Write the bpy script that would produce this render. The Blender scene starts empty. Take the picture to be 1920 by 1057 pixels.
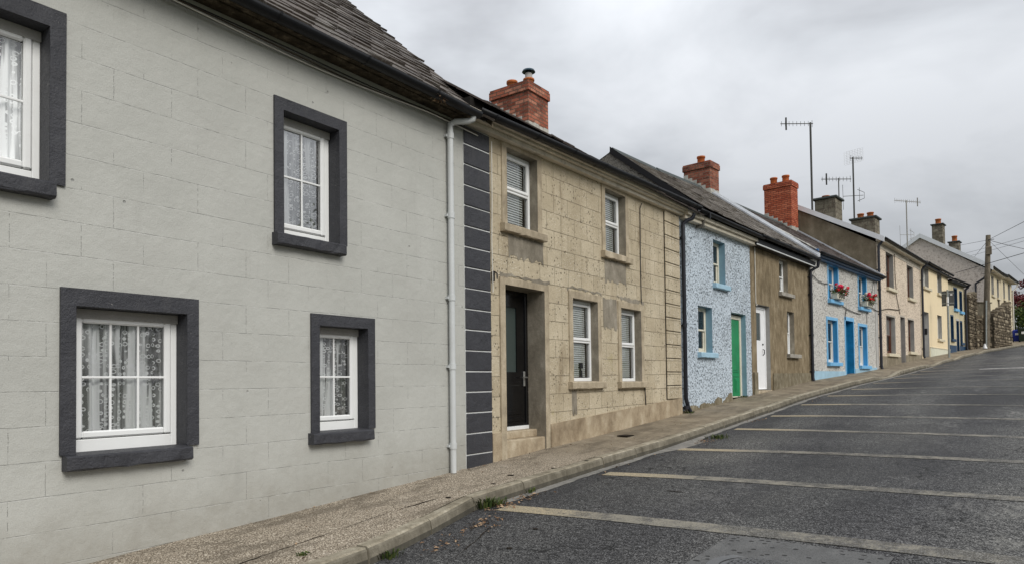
import bpy, math, random
from mathutils import Vector, Matrix
from mathutils import noise as mn
random.seed(7)
R = math.radians
sc = bpy.context.scene
col = sc.collection

# ------------------------------------------------------------------ camera
cam_d = bpy.data.cameras.new('camera'); cam = bpy.data.objects.new('camera', cam_d); col.objects.link(cam)
sc.camera = cam
F = 1300.0; PY = 684.0
v = Vector((945, -(706-PY), -F)).normalized()
u = Vector((-600, 50000+PY, -F)).normalized(); u = (u - v*u.dot(v)).normalized()
x = v.cross(u)
cam.matrix_world = Matrix((x, v, u)).to_4x4()
cam_d.sensor_width = 36; cam_d.lens = F/1920*36; cam_d.shift_y = (PY-528.5)/1920
cam_d.clip_start = 0.05; cam_d.clip_end = 3000

# ------------------------------------------------------------------ light
SUN_EL, SUN_AZ = R(37), R(108)      # azimuth clockwise from +Y
w = bpy.data.worlds.new("World"); sc.world = w; w.use_nodes = True
wt = w.node_tree; wt.nodes.clear()
def WN(t, **k):
    n = wt.nodes.new(t)
    for a, b in k.items(): setattr(n, a, b)
    return n
sky = WN('ShaderNodeTexSky', sky_type='NISHITA'); sky.sun_disc = False
sky.sun_elevation = SUN_EL; sky.sun_rotation = SUN_AZ; sky.dust_density = 3
tc = WN('ShaderNodeTexCoord')
sep = WN('ShaderNodeSeparateXYZ'); wt.links.new(tc.outputs['Generated'], sep.inputs[0])
def wmath(op, a, b=None, c=None):
    n = WN('ShaderNodeMath', operation=op)
    for i, s in enumerate((a, b, c)):
        if s is None: continue
        if isinstance(s, (int, float)): n.inputs[i].default_value = s
        else: wt.links.new(s, n.inputs[i])
    return n.outputs[0]
zc = wmath('MAXIMUM', sep.outputs[2], 0.0)
den = wmath('ADD', zc, 0.28)
cx = wmath('DIVIDE', sep.outputs[0], den); cy = wmath('DIVIDE', sep.outputs[1], den)
cmb = WN('ShaderNodeCombineXYZ'); wt.links.new(cx, cmb.inputs[0]); wt.links.new(cy, cmb.inputs[1])
def wnoise(scale, detail, rough, dist=0.0, off=0.0):
    mp = WN('ShaderNodeMapping'); mp.inputs['Location'].default_value = (off, off*.7, off*.3)
    wt.links.new(cmb.outputs[0], mp.inputs[0])
    n = WN('ShaderNodeTexNoise'); n.inputs['Scale'].default_value = scale; n.inputs['Detail'].default_value = detail
    n.inputs['Roughness'].default_value = rough; n.inputs['Distortion'].default_value = dist
    wt.links.new(mp.outputs[0], n.inputs['Vector']); return n.outputs['Fac']
n1 = wnoise(0.85, 6, .5, .3, 3.1); n2 = wnoise(2.6, 5, .55, .4, 9.0)
cl = wmath('ADD', wmath('ADD', wmath('MULTIPLY', n1, .66), wmath('MULTIPLY', n2, .34)), wmath('MULTIPLY', wmath('SUBTRACT', .16, zc), .18))
rmp = WN('ShaderNodeValToRGB'); wt.links.new(cl, rmp.inputs[0])
e = rmp.color_ramp.elements
e[0].position = .38; e[0].color = (.185, .191, .202, 1)
e[1].position = .60; e[1].color = (.335, .345, .36, 1)
m_ = rmp.color_ramp.elements.new(.48); m_.color = (.26, .27, .284, 1)
# overcast dome: brighter overhead, a little pale band low down
zen = wmath('ADD', wmath('MULTIPLY', wmath('POWER', zc, 1.6), 4.2), 1.0)
vm = WN('ShaderNodeVectorMath', operation='SCALE'); wt.links.new(rmp.outputs[0], vm.inputs[0]); wt.links.new(zen, vm.inputs['Scale'])
b1 = WN('ShaderNodeBackground'); wt.links.new(sky.outputs[0], b1.inputs[0]); b1.inputs[1].default_value = .1
b2 = WN('ShaderNodeBackground'); wt.links.new(vm.outputs[0], b2.inputs[0]); b2.inputs[1].default_value = 1.0
mx = WN('ShaderNodeMixShader'); mx.inputs[0].default_value = .93
wt.links.new(b1.outputs[0], mx.inputs[1]); wt.links.new(b2.outputs[0], mx.inputs[2])
wo = WN('ShaderNodeOutputWorld'); wt.links.new(mx.outputs[0], wo.inputs[0])

sd = bpy.data.lights.new('sun', 'SUN'); sd.energy = 1.5; sd.angle = R(28); sd.color = (1, .965, .91)
so = bpy.data.objects.new('sun', sd); col.objects.link(so)
dirv = Vector((math.sin(SUN_AZ)*math.cos(SUN_EL), math.cos(SUN_AZ)*math.cos(SUN_EL), math.sin(SUN_EL)))
so.rotation_euler = dirv.to_track_quat('Z', 'Y').to_euler()
sc.view_settings.view_transform = 'Standard'; sc.view_settings.look = 'None'
sc.view_settings.exposure = 0.50; sc.view_settings.gamma = 1

# ------------------------------------------------------------------ ground profile (y, wall foot x, wall foot z)
W = [(-14,-5.6,-2.2),(2.3,-5.6,-1.30),(6.44,-5.6,-1.08),(13.66,-5.6,-.68),(17.83,-5.42,-.38),(22.6,-5.08,-.04),(30.13,-4.29,.37),
     (38.27,-3.58,.95),(44.8,-2.9,1.35),(48,-2.3,1.6),(52,-1.8,1.82),(58,-1.2,2.2),(66,-.4,2.68),(80,1.3,3.4),(120,8,4.4),(600,90,4.4)]
def lerp(tab, y, k=1):
    if y <= tab[0][0]: return tab[0][k]
    for a, b in zip(tab, tab[1:]):
        if y <= b[0]:
            t = (y-a[0])/(b[0]-a[0]); return a[k]+(b[k]-a[k])*t
    return tab[-1][k]
def sm(tab, y, k, r=1.2):
    return sum(lerp(tab, y+o*r, k) for o in (-1, -.5, 0, .5, 1))/5
xw = lambda y: lerp(W, y, 1)
zw = lambda y: sm(W, y, 2)
KW = [(-14,1.5),(3.6,1.5),(4.1,1.42),(4.6,1.3),(5.62,1.02),(6.5,1.03),(8.4,1.06),(10,1.13),(12.6,1.13),(16.4,1.08),(19,1.05),(22.4,1.15),(26.5,1.08),
      (31,.98),(34,1.1),(38.2,1.18),(43,1.12),(48,.98),(55,1.15),(60,1.5),(70,1.6),(120,1.7),(600,1.7)]
KD = [(-14,0),(25.2,0),(26.0,-.085),(27.6,-.095),(28.9,.02),(32.2,.02),(33.6,-.02),(34.3,-.085),(35,-.085),(36.4,0),(38.2,-.02),(38.8,-.07),(39.8,-.07),(41,0),
      (45.4,0),(46,-.06),(46.9,-.06),(47.6,0),(600,0)]
xk = lambda y: xw(y)+lerp(KW, y)
zk = lambda y: zw(y)-.045+lerp(KD, y)          # kerb top
def zroad(x_, y):                               # cambered road surface
    d = x_-xk(y)
    return zw(y)-.18-.0*max(0, min(1, (.5-d)/.5)) + .05*math.sin(max(0, min(1, d/8.0))*math.pi) + .012*mn.noise(Vector((x_*.5, y*.35, 0)))

# ------------------------------------------------------------------ material helpers
class T:
    def __init__(s, name, rough=.8, spec=.3):
        s.m = bpy.data.materials.new(name); s.m.use_nodes = True; s.nt = s.m.node_tree
        s.b = s.nt.nodes['Principled BSDF']; s.b.inputs['Roughness'].default_value = rough
        s.b.inputs['Specular IOR Level'].default_value = spec
        s.co = s.nt.nodes.new('ShaderNodeTexCoord').outputs['Object']
    def n(s, t, ins=(), **k):
        n = s.nt.nodes.new(t)
        for a, b in k.items(): setattr(n, a, b)
        for key, val in (ins.items() if isinstance(ins, dict) else enumerate(ins)):
            if val is None: continue
            if hasattr(val, 'is_output') or isinstance(val, bpy.types.NodeSocket): s.nt.links.new(val, n.inputs[key])
            else:
                if isinstance(val, tuple) and len(val) == 3 and n.inputs[key].type == 'RGBA': val = val+(1,)
                n.inputs[key].default_value = val
        return n
    def math(s, op, a, b=None, c=None, clamp=False): return s.n('ShaderNodeMath', (a, b, c), operation=op, use_clamp=clamp).outputs[0]
    def xyz(s): 
        o = s.n('ShaderNodeSeparateXYZ', (s.co,)).outputs; return o[0], o[1], o[2]
    def comb(s, a, b, c=0.0): return s.n('ShaderNodeCombineXYZ', (a, b, c)).outputs[0]
    def map(s, vec, sc_=(1,1,1), loc=(0,0,0)): return s.n('ShaderNodeMapping', {'Vector': vec, 'Scale': sc_, 'Location': loc}).outputs[0]
    def noise(s, scale, detail=4, rough=.55, vec=None, dist=0.0, loc=None):
        vec = vec or s.co
        if loc: vec = s.map(vec, loc=loc)
        return s.n('ShaderNodeTexNoise', {'Vector': vec, 'Scale': scale, 'Detail': detail, 'Roughness': rough, 'Distortion': dist}).outputs['Fac']
    def vor(s, scale, vec=None, feature='F1', rnd=1.0):
        return s.n('ShaderNodeTexVoronoi', {'Vector': vec or s.co, 'Scale': scale, 'Randomness': rnd}, feature=feature).outputs
    def ss(s, x_, lo, hi):      # smoothstep
        n = s.n('ShaderNodeMapRange', {0: x_, 1: lo, 2: hi, 3: 0.0, 4: 1.0}, interpolation_type='SMOOTHSTEP'); return n.outputs[0]
    def mix(s, f, a, b, bt='MIX'):
        n = s.nt.nodes.new('ShaderNodeMix'); n.data_type = 'RGBA'; n.blend_type = bt; n.clamp_factor = True
        for i, val in ((0, f), (6, a), (7, b)):
            if isinstance(val, bpy.types.NodeSocket): s.nt.links.new(val, n.inputs[i])
            elif i == 0: n.inputs[0].default_value = val
            else: n.inputs[i].default_value = (val[0], val[1], val[2], 1)
        return n.outputs[2]
    def ramp(s, f, stops):
        n = s.n('ShaderNodeValToRGB', (f,)); r = n.color_ramp
        while len(r.elements) > 1: r.elements.remove(r.elements[-1])
        r.elements[0].position = stops[0][0]; c = stops[0][1]; r.elements[0].color = (*c, 1)
        for p, c in stops[1:]:
            el = r.elements.new(p); el.color = (*c, 1)
        return n.outputs[0]
    def bump(s, h, strength=.5, dist=.01, nrm=None):
        i = {'Height': h, 'Strength': strength, 'Distance': dist}
        if nrm is not None: i['Normal'] = nrm
        return s.n('ShaderNodeBump', i).outputs[0]
    def out(s, colr=None, nrm=None, rough=None):
        if colr is not None:
            if isinstance(colr, bpy.types.NodeSocket): s.nt.links.new(colr, s.b.inputs['Base Color'])
            else: s.b.inputs['Base Color'].default_value = (*colr, 1)
        if nrm is not None: s.nt.links.new(nrm, s.b.inputs['Normal'])
        if rough is not None: s.nt.links.new(rough, s.b.inputs['Roughness'])
        return s.m
def sc3(c, k): return tuple(min(1, a*k) for a in c)

def brick_fac(t, vec, bw, rh, mort, off=.5, smooth=.2):
    n = t.n('ShaderNodeTexBrick', {'Vector': vec, 'Scale': 1.0, 'Mortar Size': mort, 'Mortar Smooth': smooth, 'Brick Width': bw, 'Row Height': rh, 'Bias': 0.0,
            'Color1': (0.0, 0.0, 0.0), 'Color2': (1.0, 1.0, 1.0), 'Mortar': (.5, .5, .5)})
    n.offset = off
    return n.outputs['Fac'], n.outputs['Color']

def m_blockpaint():
    t = T('grey_masonry_paint', .62, .35)
    X, Y, Z = t.xyz()
    wob = t.math('MULTIPLY', t.math('SUBTRACT', t.noise(1.3, 2), .5), .018)
    wob2 = t.math('MULTIPLY', t.math('SUBTRACT', t.noise(14, 3), .5), .007)
    zz = t.math('ADD', t.math('ADD', Z, wob), wob2)
    vec = t.comb(t.math('ADD', X, t.math('MULTIPLY', wob2, 1.2)), t.math('SUBTRACT', zz, .035))
    fh, _ = brick_fac(t, vec, 400.0, .2485, .0022, 0)      # bed joints
    fv, _ = brick_fac(t, vec, .455, .2485, .002, .5)       # with perpends
    fv = t.math('SUBTRACT', fv, fh, clamp=True)
    brk = t.ss(t.noise(2.3, 3, .6), .44, .58)
    brk2 = t.ss(t.noise(30, 2, .6), .40, .56)
    brk3 = t.ss(t.noise(6, 4, .75, loc=(3, 0, 8)), .42, .60)
    j = t.math('ADD', t.math('MULTIPLY', fh, t.math('MULTIPLY_ADD', brk3, .9, .1)), t.math('MULTIPLY', t.math('MULTIPLY', fv, brk), brk2), clamp=True)
    lit = t.comb(X, t.math('ADD', zz, -.035+.0048)); lh, _ = brick_fac(t, lit, 400.0, .2485, .0018, 0)  # painted highlight: pale line just below each bed joint
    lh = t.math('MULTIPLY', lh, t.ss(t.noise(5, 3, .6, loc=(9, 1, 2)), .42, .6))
    c = t.ramp(t.noise(1.1, 5, .6), [(.3, (.405, .407, .374)), (.7, (.480, .482, .447))])
    c = t.mix(t.ss(t.noise(150, 2, .7), .5, .72), c, (.355, .357, .33))
    c = t.mix(t.math('MULTIPLY', t.ss(t.noise(.9, 4, .65, loc=(4, 4, 4)), .52, .72), .35), c, (.40, .395, .365))
    # splash dirt and peeling near the foot of the wall
    low = t.math('SUBTRACT', 1.0, t.ss(t.math('ADD', t.math('SUBTRACT', Z, t.math('MULTIPLY', X, .055)), t.math('MULTIPLY', t.noise(3, 5, .7), -.6)), -.42, .15), clamp=True)
    c = t.mix(t.math('MULTIPLY', low, t.math('MULTIPLY', t.noise(7, 5, .75), .85)), c, (.24, .22, .18))
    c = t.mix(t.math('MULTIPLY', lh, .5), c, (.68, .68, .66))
    ve = t.n('ShaderNodeTexVoronoi', {'Vector': t.n('ShaderNodeVectorMath', (t.co, t.n('ShaderNodeTexNoise', {'Vector': t.co, 'Scale': 2.5, 'Detail': 4.0}).outputs['Color']), operation='ADD').outputs[0], 'Scale': .75}, feature='DISTANCE_TO_EDGE').outputs['Distance']
    ck = t.math('MULTIPLY', t.math('SUBTRACT', 1.0, t.ss(ve, .002, .0055)), t.ss(t.noise(.8, 3, .6, loc=(2, 5, 6)), .5, .58))
    ck = t.math('MULTIPLY', ck, t.ss(t.noise(.5, 1, .5, loc=(4, 2, 6)), .54, .6)); c = t.mix(t.math('MULTIPLY', ck, .0), c, (.2, .2, .19))
    run = t.math('MULTIPLY', t.ss(t.noise(3.2, 4, .7, vec=t.map(t.co, (1, 1, .12))), .53, .72), t.ss(t.noise(.7, 2, .5, loc=(1, 1, 7)), .45, .62))
    c = t.mix(t.math('MULTIPLY', run, .28), c, (.30, .295, .27))
    c = t.mix(t.math('MULTIPLY', j, .62), c, (.13, .13, .12))
    pits = t.math('MULTIPLY', t.math('SUBTRACT', 1.0, t.ss(t.vor(5.2)[0], .035, .07)), t.ss(t.noise(1.7, 2, loc=(7, 7, 1)), .5, .6))
    c = t.mix(t.math('MULTIPLY', pits, .7), c, (.2, .2, .19))
    h = t.math('ADD', t.math('MULTIPLY', t.noise(90, 4, .7), .5), t.math('MULTIPLY', t.noise(11, 4, .6), 1.5))
    h = t.math('ADD', h, t.math('MULTIPLY', t.noise(2.2, 3, .5), 2.2))
    h = t.math('SUBTRACT', h, t.math('MULTIPLY', j, 1.2)); h = t.math('SUBTRACT', h, t.math('MULTIPLY', pits, 1.5))
    n = t.bump(h, .65, .008)
    return t.out(c, n)

def m_ashlar():
    t = T('tan_ashlar_render', .9, .15)
    X, Y, Z = t.xyz()
    wob = t.math('MULTIPLY', t.math('SUBTRACT', t.noise(9, 4, .6), .5), .014)
    vec = t.comb(t.math('ADD', X, wob), t.math('ADD', t.math('ADD', Z, t.math('MULTIPLY', X, -.008)), wob))
    f, cc = brick_fac(t, vec, .40, .272, .0045, .5, .25)
    cell = t.n('ShaderNodeSeparateColor', (cc,)).outputs[0]
    c = t.ramp(t.noise(1.6, 6, .65), [(.28, (.30, .245, .165)), (.43, (.44, .375, .265)), (.58, (.54, .465, .335)), (.75, (.69, .615, .47))])
    c = t.mix(.35, c, t.ramp(cell, [(0, (.40, .335, .235)), (.5, (.52, .445, .32)), (1, (.62, .55, .415))]))
    c = t.mix(t.ss(t.noise(140, 3, .7), .5, .7), c, (.31, .25, .16))
    c = t.mix(t.math('MULTIPLY', t.ss(t.noise(46, 3, .6), .57, .62), t.ss(t.noise(1.5, 2, loc=(1, 8, 3)), .34, .62)), c, (.64, .59, .48))
    # dark weather pits
    p = t.math('MULTIPLY', t.math('SUBTRACT', 1.0, t.ss(t.vor(22, t.map(t.co, (1, 1, .7)))[0], .16, .27)), t.ss(t.noise(3.2, 4, .6, loc=(5, 5, 5)), .44, .56))
    c = t.mix(t.math('MULTIPLY', p, .85), c, (.10, .085, .06))
    # soft brown and green water stains
    c = t.mix(t.math('MULTIPLY', t.ss(t.noise(1.3, 5, .7, vec=t.map(t.co, (1.4, 1, .35))), .54, .72), .65), c, (.22, .165, .10))
    c = t.mix(t.math('MULTIPLY', t.ss(t.noise(1.1, 4, .7, loc=(15, 2, 1)), .62, .78), .5), c, (.36, .30, .09))
    jb = t.ss(t.noise(5, 5, .75, loc=(2, 2, 9)), .32, .52)
    c = t.mix(t.math('MULTIPLY', t.math('MULTIPLY', f, jb), .68), c, (.10, .08, .055))
    h = t.math('ADD', t.noise(120, 3, .7), t.math('MULTIPLY', t.noise(18, 4, .6), 2.2))
    h = t.math('SUBTRACT', h, t.math('MULTIPLY', f, 2.5)); h = t.math('SUBTRACT', h, t.math('MULTIPLY', p, 2.2))
    return t.out(c, t.bump(h, .8, .008))

def m_roughcast(name, base, dark, sc_=24, amt=.5, lightc=None, dirt=(.2,.19,.16), bs=1.0, dark_amt=.9):
    t = T(name, .9, .15)
    v1 = t.noise(sc_, 3, .62, dist=.6); v2 = t.noise(sc_*2.7, 2, .6)
    mix_ = t.math('ADD', t.math('MULTIPLY', v1, .72), t.math('MULTIPLY', v2, .28))
    thr = t.math('ADD', t.math('MULTIPLY', t.noise(1.2, 3, .6, loc=(3, 1, 4)), .10), .50-.05)
    msk = t.ss(t.math('SUBTRACT', mix_, thr), .035*(1.4-amt), .035*(1.4-amt)+.055)
    lo = lightc or sc3(base, 1.22)
    c = t.mix(t.ss(v2, .42, .62), base, lo)
    c = t.mix(t.math('MULTIPLY', t.ss(t.noise(1.4, 4, .7, loc=(8, 8, 2)), .5, .75), .4), c, dirt)
    c = t.mix(t.math('MULTIPLY', msk, dark_amt), c, dark)
    h = t.math('ADD', t.math('SUBTRACT', 1.0, msk), t.math('MULTIPLY', v2, .8))
    return t.out(c, t.bump(h, .9*bs, .012))

def m_cement(name, a, b, c3, streak=.5, bs=.5, sc_=2.0, vs=.9):
    t = T(name, .9, .15)
    st = t.noise(sc_, 6, .68, vec=t.map(t.co, (1.5, 1.5, vs)))
    c = t.ramp(st, [(.3, a), (.52, b), (.72, c3)])
    c = t.mix(t.math('MULTIPLY', t.ss(t.noise(.9, 5, .7, loc=(6, 2, 7)), .5, .7), streak), c, sc3(a, .75))
    c = t.mix(t.math('MULTIPLY', t.ss(t.noise(75, 3, .7), .5, .68), .4), c, sc3(a, .8))
    h = t.math('ADD', t.noise(110, 3, .7), t.math('MULTIPLY', t.noise(12, 4, .6), 2))
    return t.out(c, t.bump(h, bs, .006))

def m_paint(name, base, rough=.5, spec=.4, var=.12, dirt=.2, bs=.25, dirtc=(.2,.18,.15)):
    t = T(name, rough, spec)
    c = t.ramp(t.noise(3.1, 5, .65), [(.3, sc3(base, 1-var)), (.7, sc3(base, 1+var))])
    c = t.mix(t.math('MULTIPLY', t.ss(t.noise(6, 6, .75, loc=(2, 7, 4)), .52, .72), dirt), c, dirtc)
    h = t.math('ADD', t.math('MULTIPLY', t.noise(95, 3, .7), .5), t.noise(10, 4, .6))
    return t.out(c, t.bump(h, bs, .005))

def m_patch():
    t = T('dimpled_concrete', .8, .25)
    c = t.ramp(t.noise(4, 6, .7), [(.3, (.085, .085, .084)), (.55, (.12, .12, .118)), (.75, (.165, .163, .158))])
    c = t.mix(t.ss(t.noise(80, 3, .7), .5, .7), c, (.045, .045, .044))
    d = t.vor(11, t.map(t.co, (1, 1.3, 1)))[0]; m = t.math('SUBTRACT', 1.0, t.ss(d, .17, .25))
    c = t.mix(t.math('MULTIPLY', m, .85), c, (.012, .012, .012))
    return t.out(c, t.bump(t.math('SUBTRACT', t.noise(70, 3, .7), t.math('MULTIPLY', m, 3)), .8, .006))
def m_charcoal():
    t = T('charcoal_masonry_paint', .5, .35)
    c = t.ramp(t.noise(2.6, 6, .7), [(.3, (.034, .035, .041)), (.55, (.043, .044, .051)), (.75, (.054, .055, .062))])
    c = t.mix(t.math('MULTIPLY', t.ss(t.noise(4, 6, .75, vec=t.map(t.co, (1.5, 1.5, .5)), loc=(3, 3, 1)), .54, .72), .25), c, (.085, .083, .08))
    chip = t.math('MULTIPLY', t.ss(t.noise(42, 3, .7), .66, .69), t.ss(t.noise(3.0, 3, .6, loc=(8, 2, 2)), .54, .64))
    c = t.mix(t.math('MULTIPLY', chip, .7), c, (.34, .33, .31))
    h = t.math('ADD', t.noise(70, 4, .7), t.math('MULTIPLY', t.noise(9, 4, .6), 2.2))
    return t.out(c, t.bump(h, .9, .009))
def m_slate(name, cols, lichen=(.34,.33,.29), lich=.35):
    t = T(name, .72, .25)
    g = t.n('ShaderNodeNewGeometry').outputs['Random Per Island']
    c = t.ramp(g, [(0, cols[0]), (.45, cols[1]), (1, cols[2])])
    c = t.mix(t.math('MULTIPLY', t.ss(t.noise(26, 5, .75), .5, .66), lich), c, lichen)
    c = t.mix(t.math('MULTIPLY', t.ss(t.noise(2.0, 4, .7), .5, .72), lich*.9), c, lichen)
    c = t.mix(t.math('MULTIPLY', t.ss(t.noise(60, 3, .7), .5, .7), .35), c, sc3(cols[0], .6))
    return t.out(c, t.bump(t.noise(70, 4, .7), .5, .004))

def m_brick(name, a, b, c3, mort=(.36,.30,.25), rh=.078, bw=.225, soot=.35):
    t = T(name, .88, .15)
    X, Y, Z = t.xyz()
    wob = t.math('MULTIPLY', t.math('SUBTRACT', t.noise(11, 3), .5), .012)
    vec = t.comb(t.math('ADD', t.math('ADD', X, Y), wob), t.math('ADD', Z, wob))
    f, cc = brick_fac(t, vec, bw, rh, .009, .5, .15)
    cell = t.n('ShaderNodeSeparateColor', (cc,)).outputs[0]
    c = t.ramp(cell, [(0, a), (.5, b), (1, c3)])
    c = t.mix(t.math('MULTIPLY', t.ss(t.noise(5, 5, .75), .46, .62), soot*1.5), c, (.05, .03, .025))
    c = t.mix(t.math('MULTIPLY', t.ss(t.noise(38, 3, .7), .56, .68), .35), c, (.52, .40, .32))
    c = t.mix(f, c, mort)
    h = t.math('SUBTRACT', t.math('MULTIPLY', t.noise(60, 4, .7), .6), t.math('MULTIPLY', f, 2))
    return t.out(c, t.bump(h, .9, .008))

def m_asphalt(name='worn_asphalt', paint=None, wear=0.0):
    t = T(name, .82, .25)
    X, Y, Z = t.xyz()
    g1 = t.noise(62, 4, .8); g2 = t.vor(90)[0]; g3 = t.noise(22, 4, .75, loc=(3, 3, 3))
    g = t.math('ADD', t.math('MULTIPLY', g1, .6), t.math('ADD', t.math('MULTIPLY', g2, .28), t.math('MULTIPLY', g3, .32)))
    c = t.ramp(g, [(.45, (.004, .004, .0042)), (.54, (.020, .020, .0205)), (.62, (.066, .066, .066)), (.71, (.24, .238, .232))])
    big = t.noise(.55, 4, .6, vec=t.map(t.co, (1, .55, 1)))
    c = t.mix(1.0, c, t.ramp(big, [(.3, (.50, .50, .52)), (.5, (.8, .8, .8)), (.7, (1.12, 1.10, 1.06))]), 'MULTIPLY')
    # pale scuffed patches in the running lane
    sf = t.math('MULTIPLY', t.ss(t.noise(1.1, 5, .7, vec=t.map(t.co, (1, .5, 1), (1.3, 2.2, 0))), .53, .66), t.ss(t.noise(12, 5, .8, vec=t.map(t.co, (1, .6, 1))), .44, .62))
    sf = t.math('MULTIPLY', sf, t.ss(X, -3.6, -1.6))
    c = t.mix(t.math('MULTIPLY', sf, .7), c, (.21, .205, .19))
    pale = t.math('MULTIPLY', t.math('SUBTRACT', 1.0, t.ss(t.vor(10)[0], .012, .03)), .9)
    c = t.mix(pale, c, (.5, .49, .46))
    tr = t.math('SINE', t.math('MULTIPLY', t.math('ADD', X, t.math('MULTIPLY', t.noise(.4, 2), .8)), 3.6))
    c = t.mix(1.0, c, t.ramp(t.math('MULTIPLY_ADD', tr, .5, .5), [(0, (.80, .80, .82)), (1, (1.12, 1.12, 1.10))]), 'MULTIPLY')
    ptc = t.math('MULTIPLY', t.ss(t.noise(.5, 2, .5, vec=t.map(t.co, (1, .4, 1), (4.3, 1.2, 0))), .56, .57), .35)
    c = t.mix(ptc, c, (.03, .03, .031))
    vc = t.n('ShaderNodeTexVoronoi', {'Vector': t.n('ShaderNodeVectorMath', (t.co, t.n('ShaderNodeTexNoise', {'Vector': t.co, 'Scale': 1.8, 'Detail': 5.0}).outputs['Color']), operation='ADD').outputs[0], 'Scale': .55}, feature='DISTANCE_TO_EDGE').outputs['Distance']
    c = t.mix(t.math('MULTIPLY', t.math('MULTIPLY', t.math('SUBTRACT', 1.0, t.ss(vc, .003, .008)), t.ss(t.noise(.6, 2, .5, loc=(5, 1, 1)), .48, .56)), .8), c, (.008, .008, .008))
    h = t.math('ADD', g1, t.math('MULTIPLY', g2, .7))
    if paint:
        kerbside = t.math('SUBTRACT', 1.0, t.ss(t.math('ADD', X, t.math('MULTIPLY', Y, -.035)), -4.15, -3.2))
        pc = t.mix(t.math('MULTIPLY', kerbside, .8), paint, (.50, .41, .26))
        pc = t.mix(t.ss(t.noise(60, 3, .7), .46, .62), pc, sc3(paint, .72))
        wr = t.math('ADD', t.math('MULTIPLY', t.noise(3.2, 5, .8), .9), t.math('MULTIPLY', g1, .55))
        wr = t.math('ADD', wr, t.math('MULTIPLY', kerbside, -.12)); wr = t.math('ADD', wr, t.math('MULTIPLY', t.ss(X, -3.4, -.8), .09)); wr = t.math('ADD', wr, t.math('MULTIPLY', tr, .03))
        k = t.ss(wr, .70+wear, .86+wear)
        c = t.mix(t.math('MULTIPLY_ADD', k, .68, .10), pc, c)
    return t.out(c, t.bump(h, .8, .006))

def m_pavement():
    t = T('exposed_aggregate_pavement', .88, .2)
    X, Y, Z = t.xyz()
    g = t.math('ADD', t.math('MULTIPLY', t.noise(70, 3, .75), .65), t.math('MULTIPLY', t.vor(85)[0], .35))
    a = t.ramp(g, [(.40, (.07, .055, .04)), (.47, (.20, .165, .12)), (.55, (.36, .305, .235)), (.66, (.60, .54, .44))])
    b = t.ramp(t.noise(2.2, 6, .7), [(.3, (.14, .115, .08)), (.55, (.25, .21, .15)), (.8, (.36, .31, .23))])
    b = t.mix(t.ss(t.noise(80, 2, .7), .5, .7), b, (.17, .14, .105))
    far = t.ss(t.math('ADD', Y, t.math('MULTIPLY', t.noise(.6, 3), 2.0)), 7.6, 11.5)
    c = t.mix(far, a, b)
    c = t.mix(t.math('MULTIPLY', t.ss(t.noise(1.4, 6, .75, vec=t.map(t.co, (2.0, .6, 1))), .48, .62), .65), c, (.11, .092, .068))
    c = t.mix(t.math('MULTIPLY', t.ss(t.noise(2.6, 5, .7, loc=(9, 9, 0)), .6, .72), .4), c, (.45, .40, .33))
    return t.out(c, t.bump(g, .7, .006))

def m_glass(name, tint=(.98,.99,.985), base=.05):
    m = bpy.data.materials.new(name); m.use_nodes = True; nt = m.node_tree; nt.nodes.clear()
    tr = nt.nodes.new('ShaderNodeBsdfTransparent'); tr.inputs[0].default_value = (*tint, 1)
    gl = nt.nodes.new('ShaderNodeBsdfGlossy'); gl.inputs['Roughness'].default_value = .015
    gl.inputs[0].default_value = (1, 1, 1, 1)
    fr = nt.nodes.new('ShaderNodeFresnel'); fr.inputs[0].default_value = 1.6
    ad = nt.nodes.new('ShaderNodeMath'); ad.operation = 'ADD'; ad.inputs[1].default_value = base; nt.links.new(fr.outputs[0], ad.inputs[0])
    nz = nt.nodes.new('ShaderNodeTexNoise'); nz.inputs['Scale'].default_value = 2.2; bp = nt.nodes.new('ShaderNodeBump'); bp.inputs['Strength'].default_value = .12; bp.inputs['Distance'].default_value = .01
    tcn = nt.nodes.new('ShaderNodeTexCoord'); nt.links.new(tcn.outputs['Object'], nz.inputs['Vector'])
    nt.links.new(nz.outputs['Fac'], bp.inputs['Height']); nt.links.new(bp.outputs[0], gl.inputs['Normal'])
    mxs = nt.nodes.new('ShaderNodeMixShader'); o = nt.nodes.new('ShaderNodeOutputMaterial')
    nt.links.new(ad.outputs[0], mxs.inputs[0]); nt.links.new(tr.outputs[0], mxs.inputs[1]); nt.links.new(gl.outputs[0], mxs.inputs[2])
    nt.links.new(mxs.outputs[0], o.inputs[0]); return m

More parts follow.
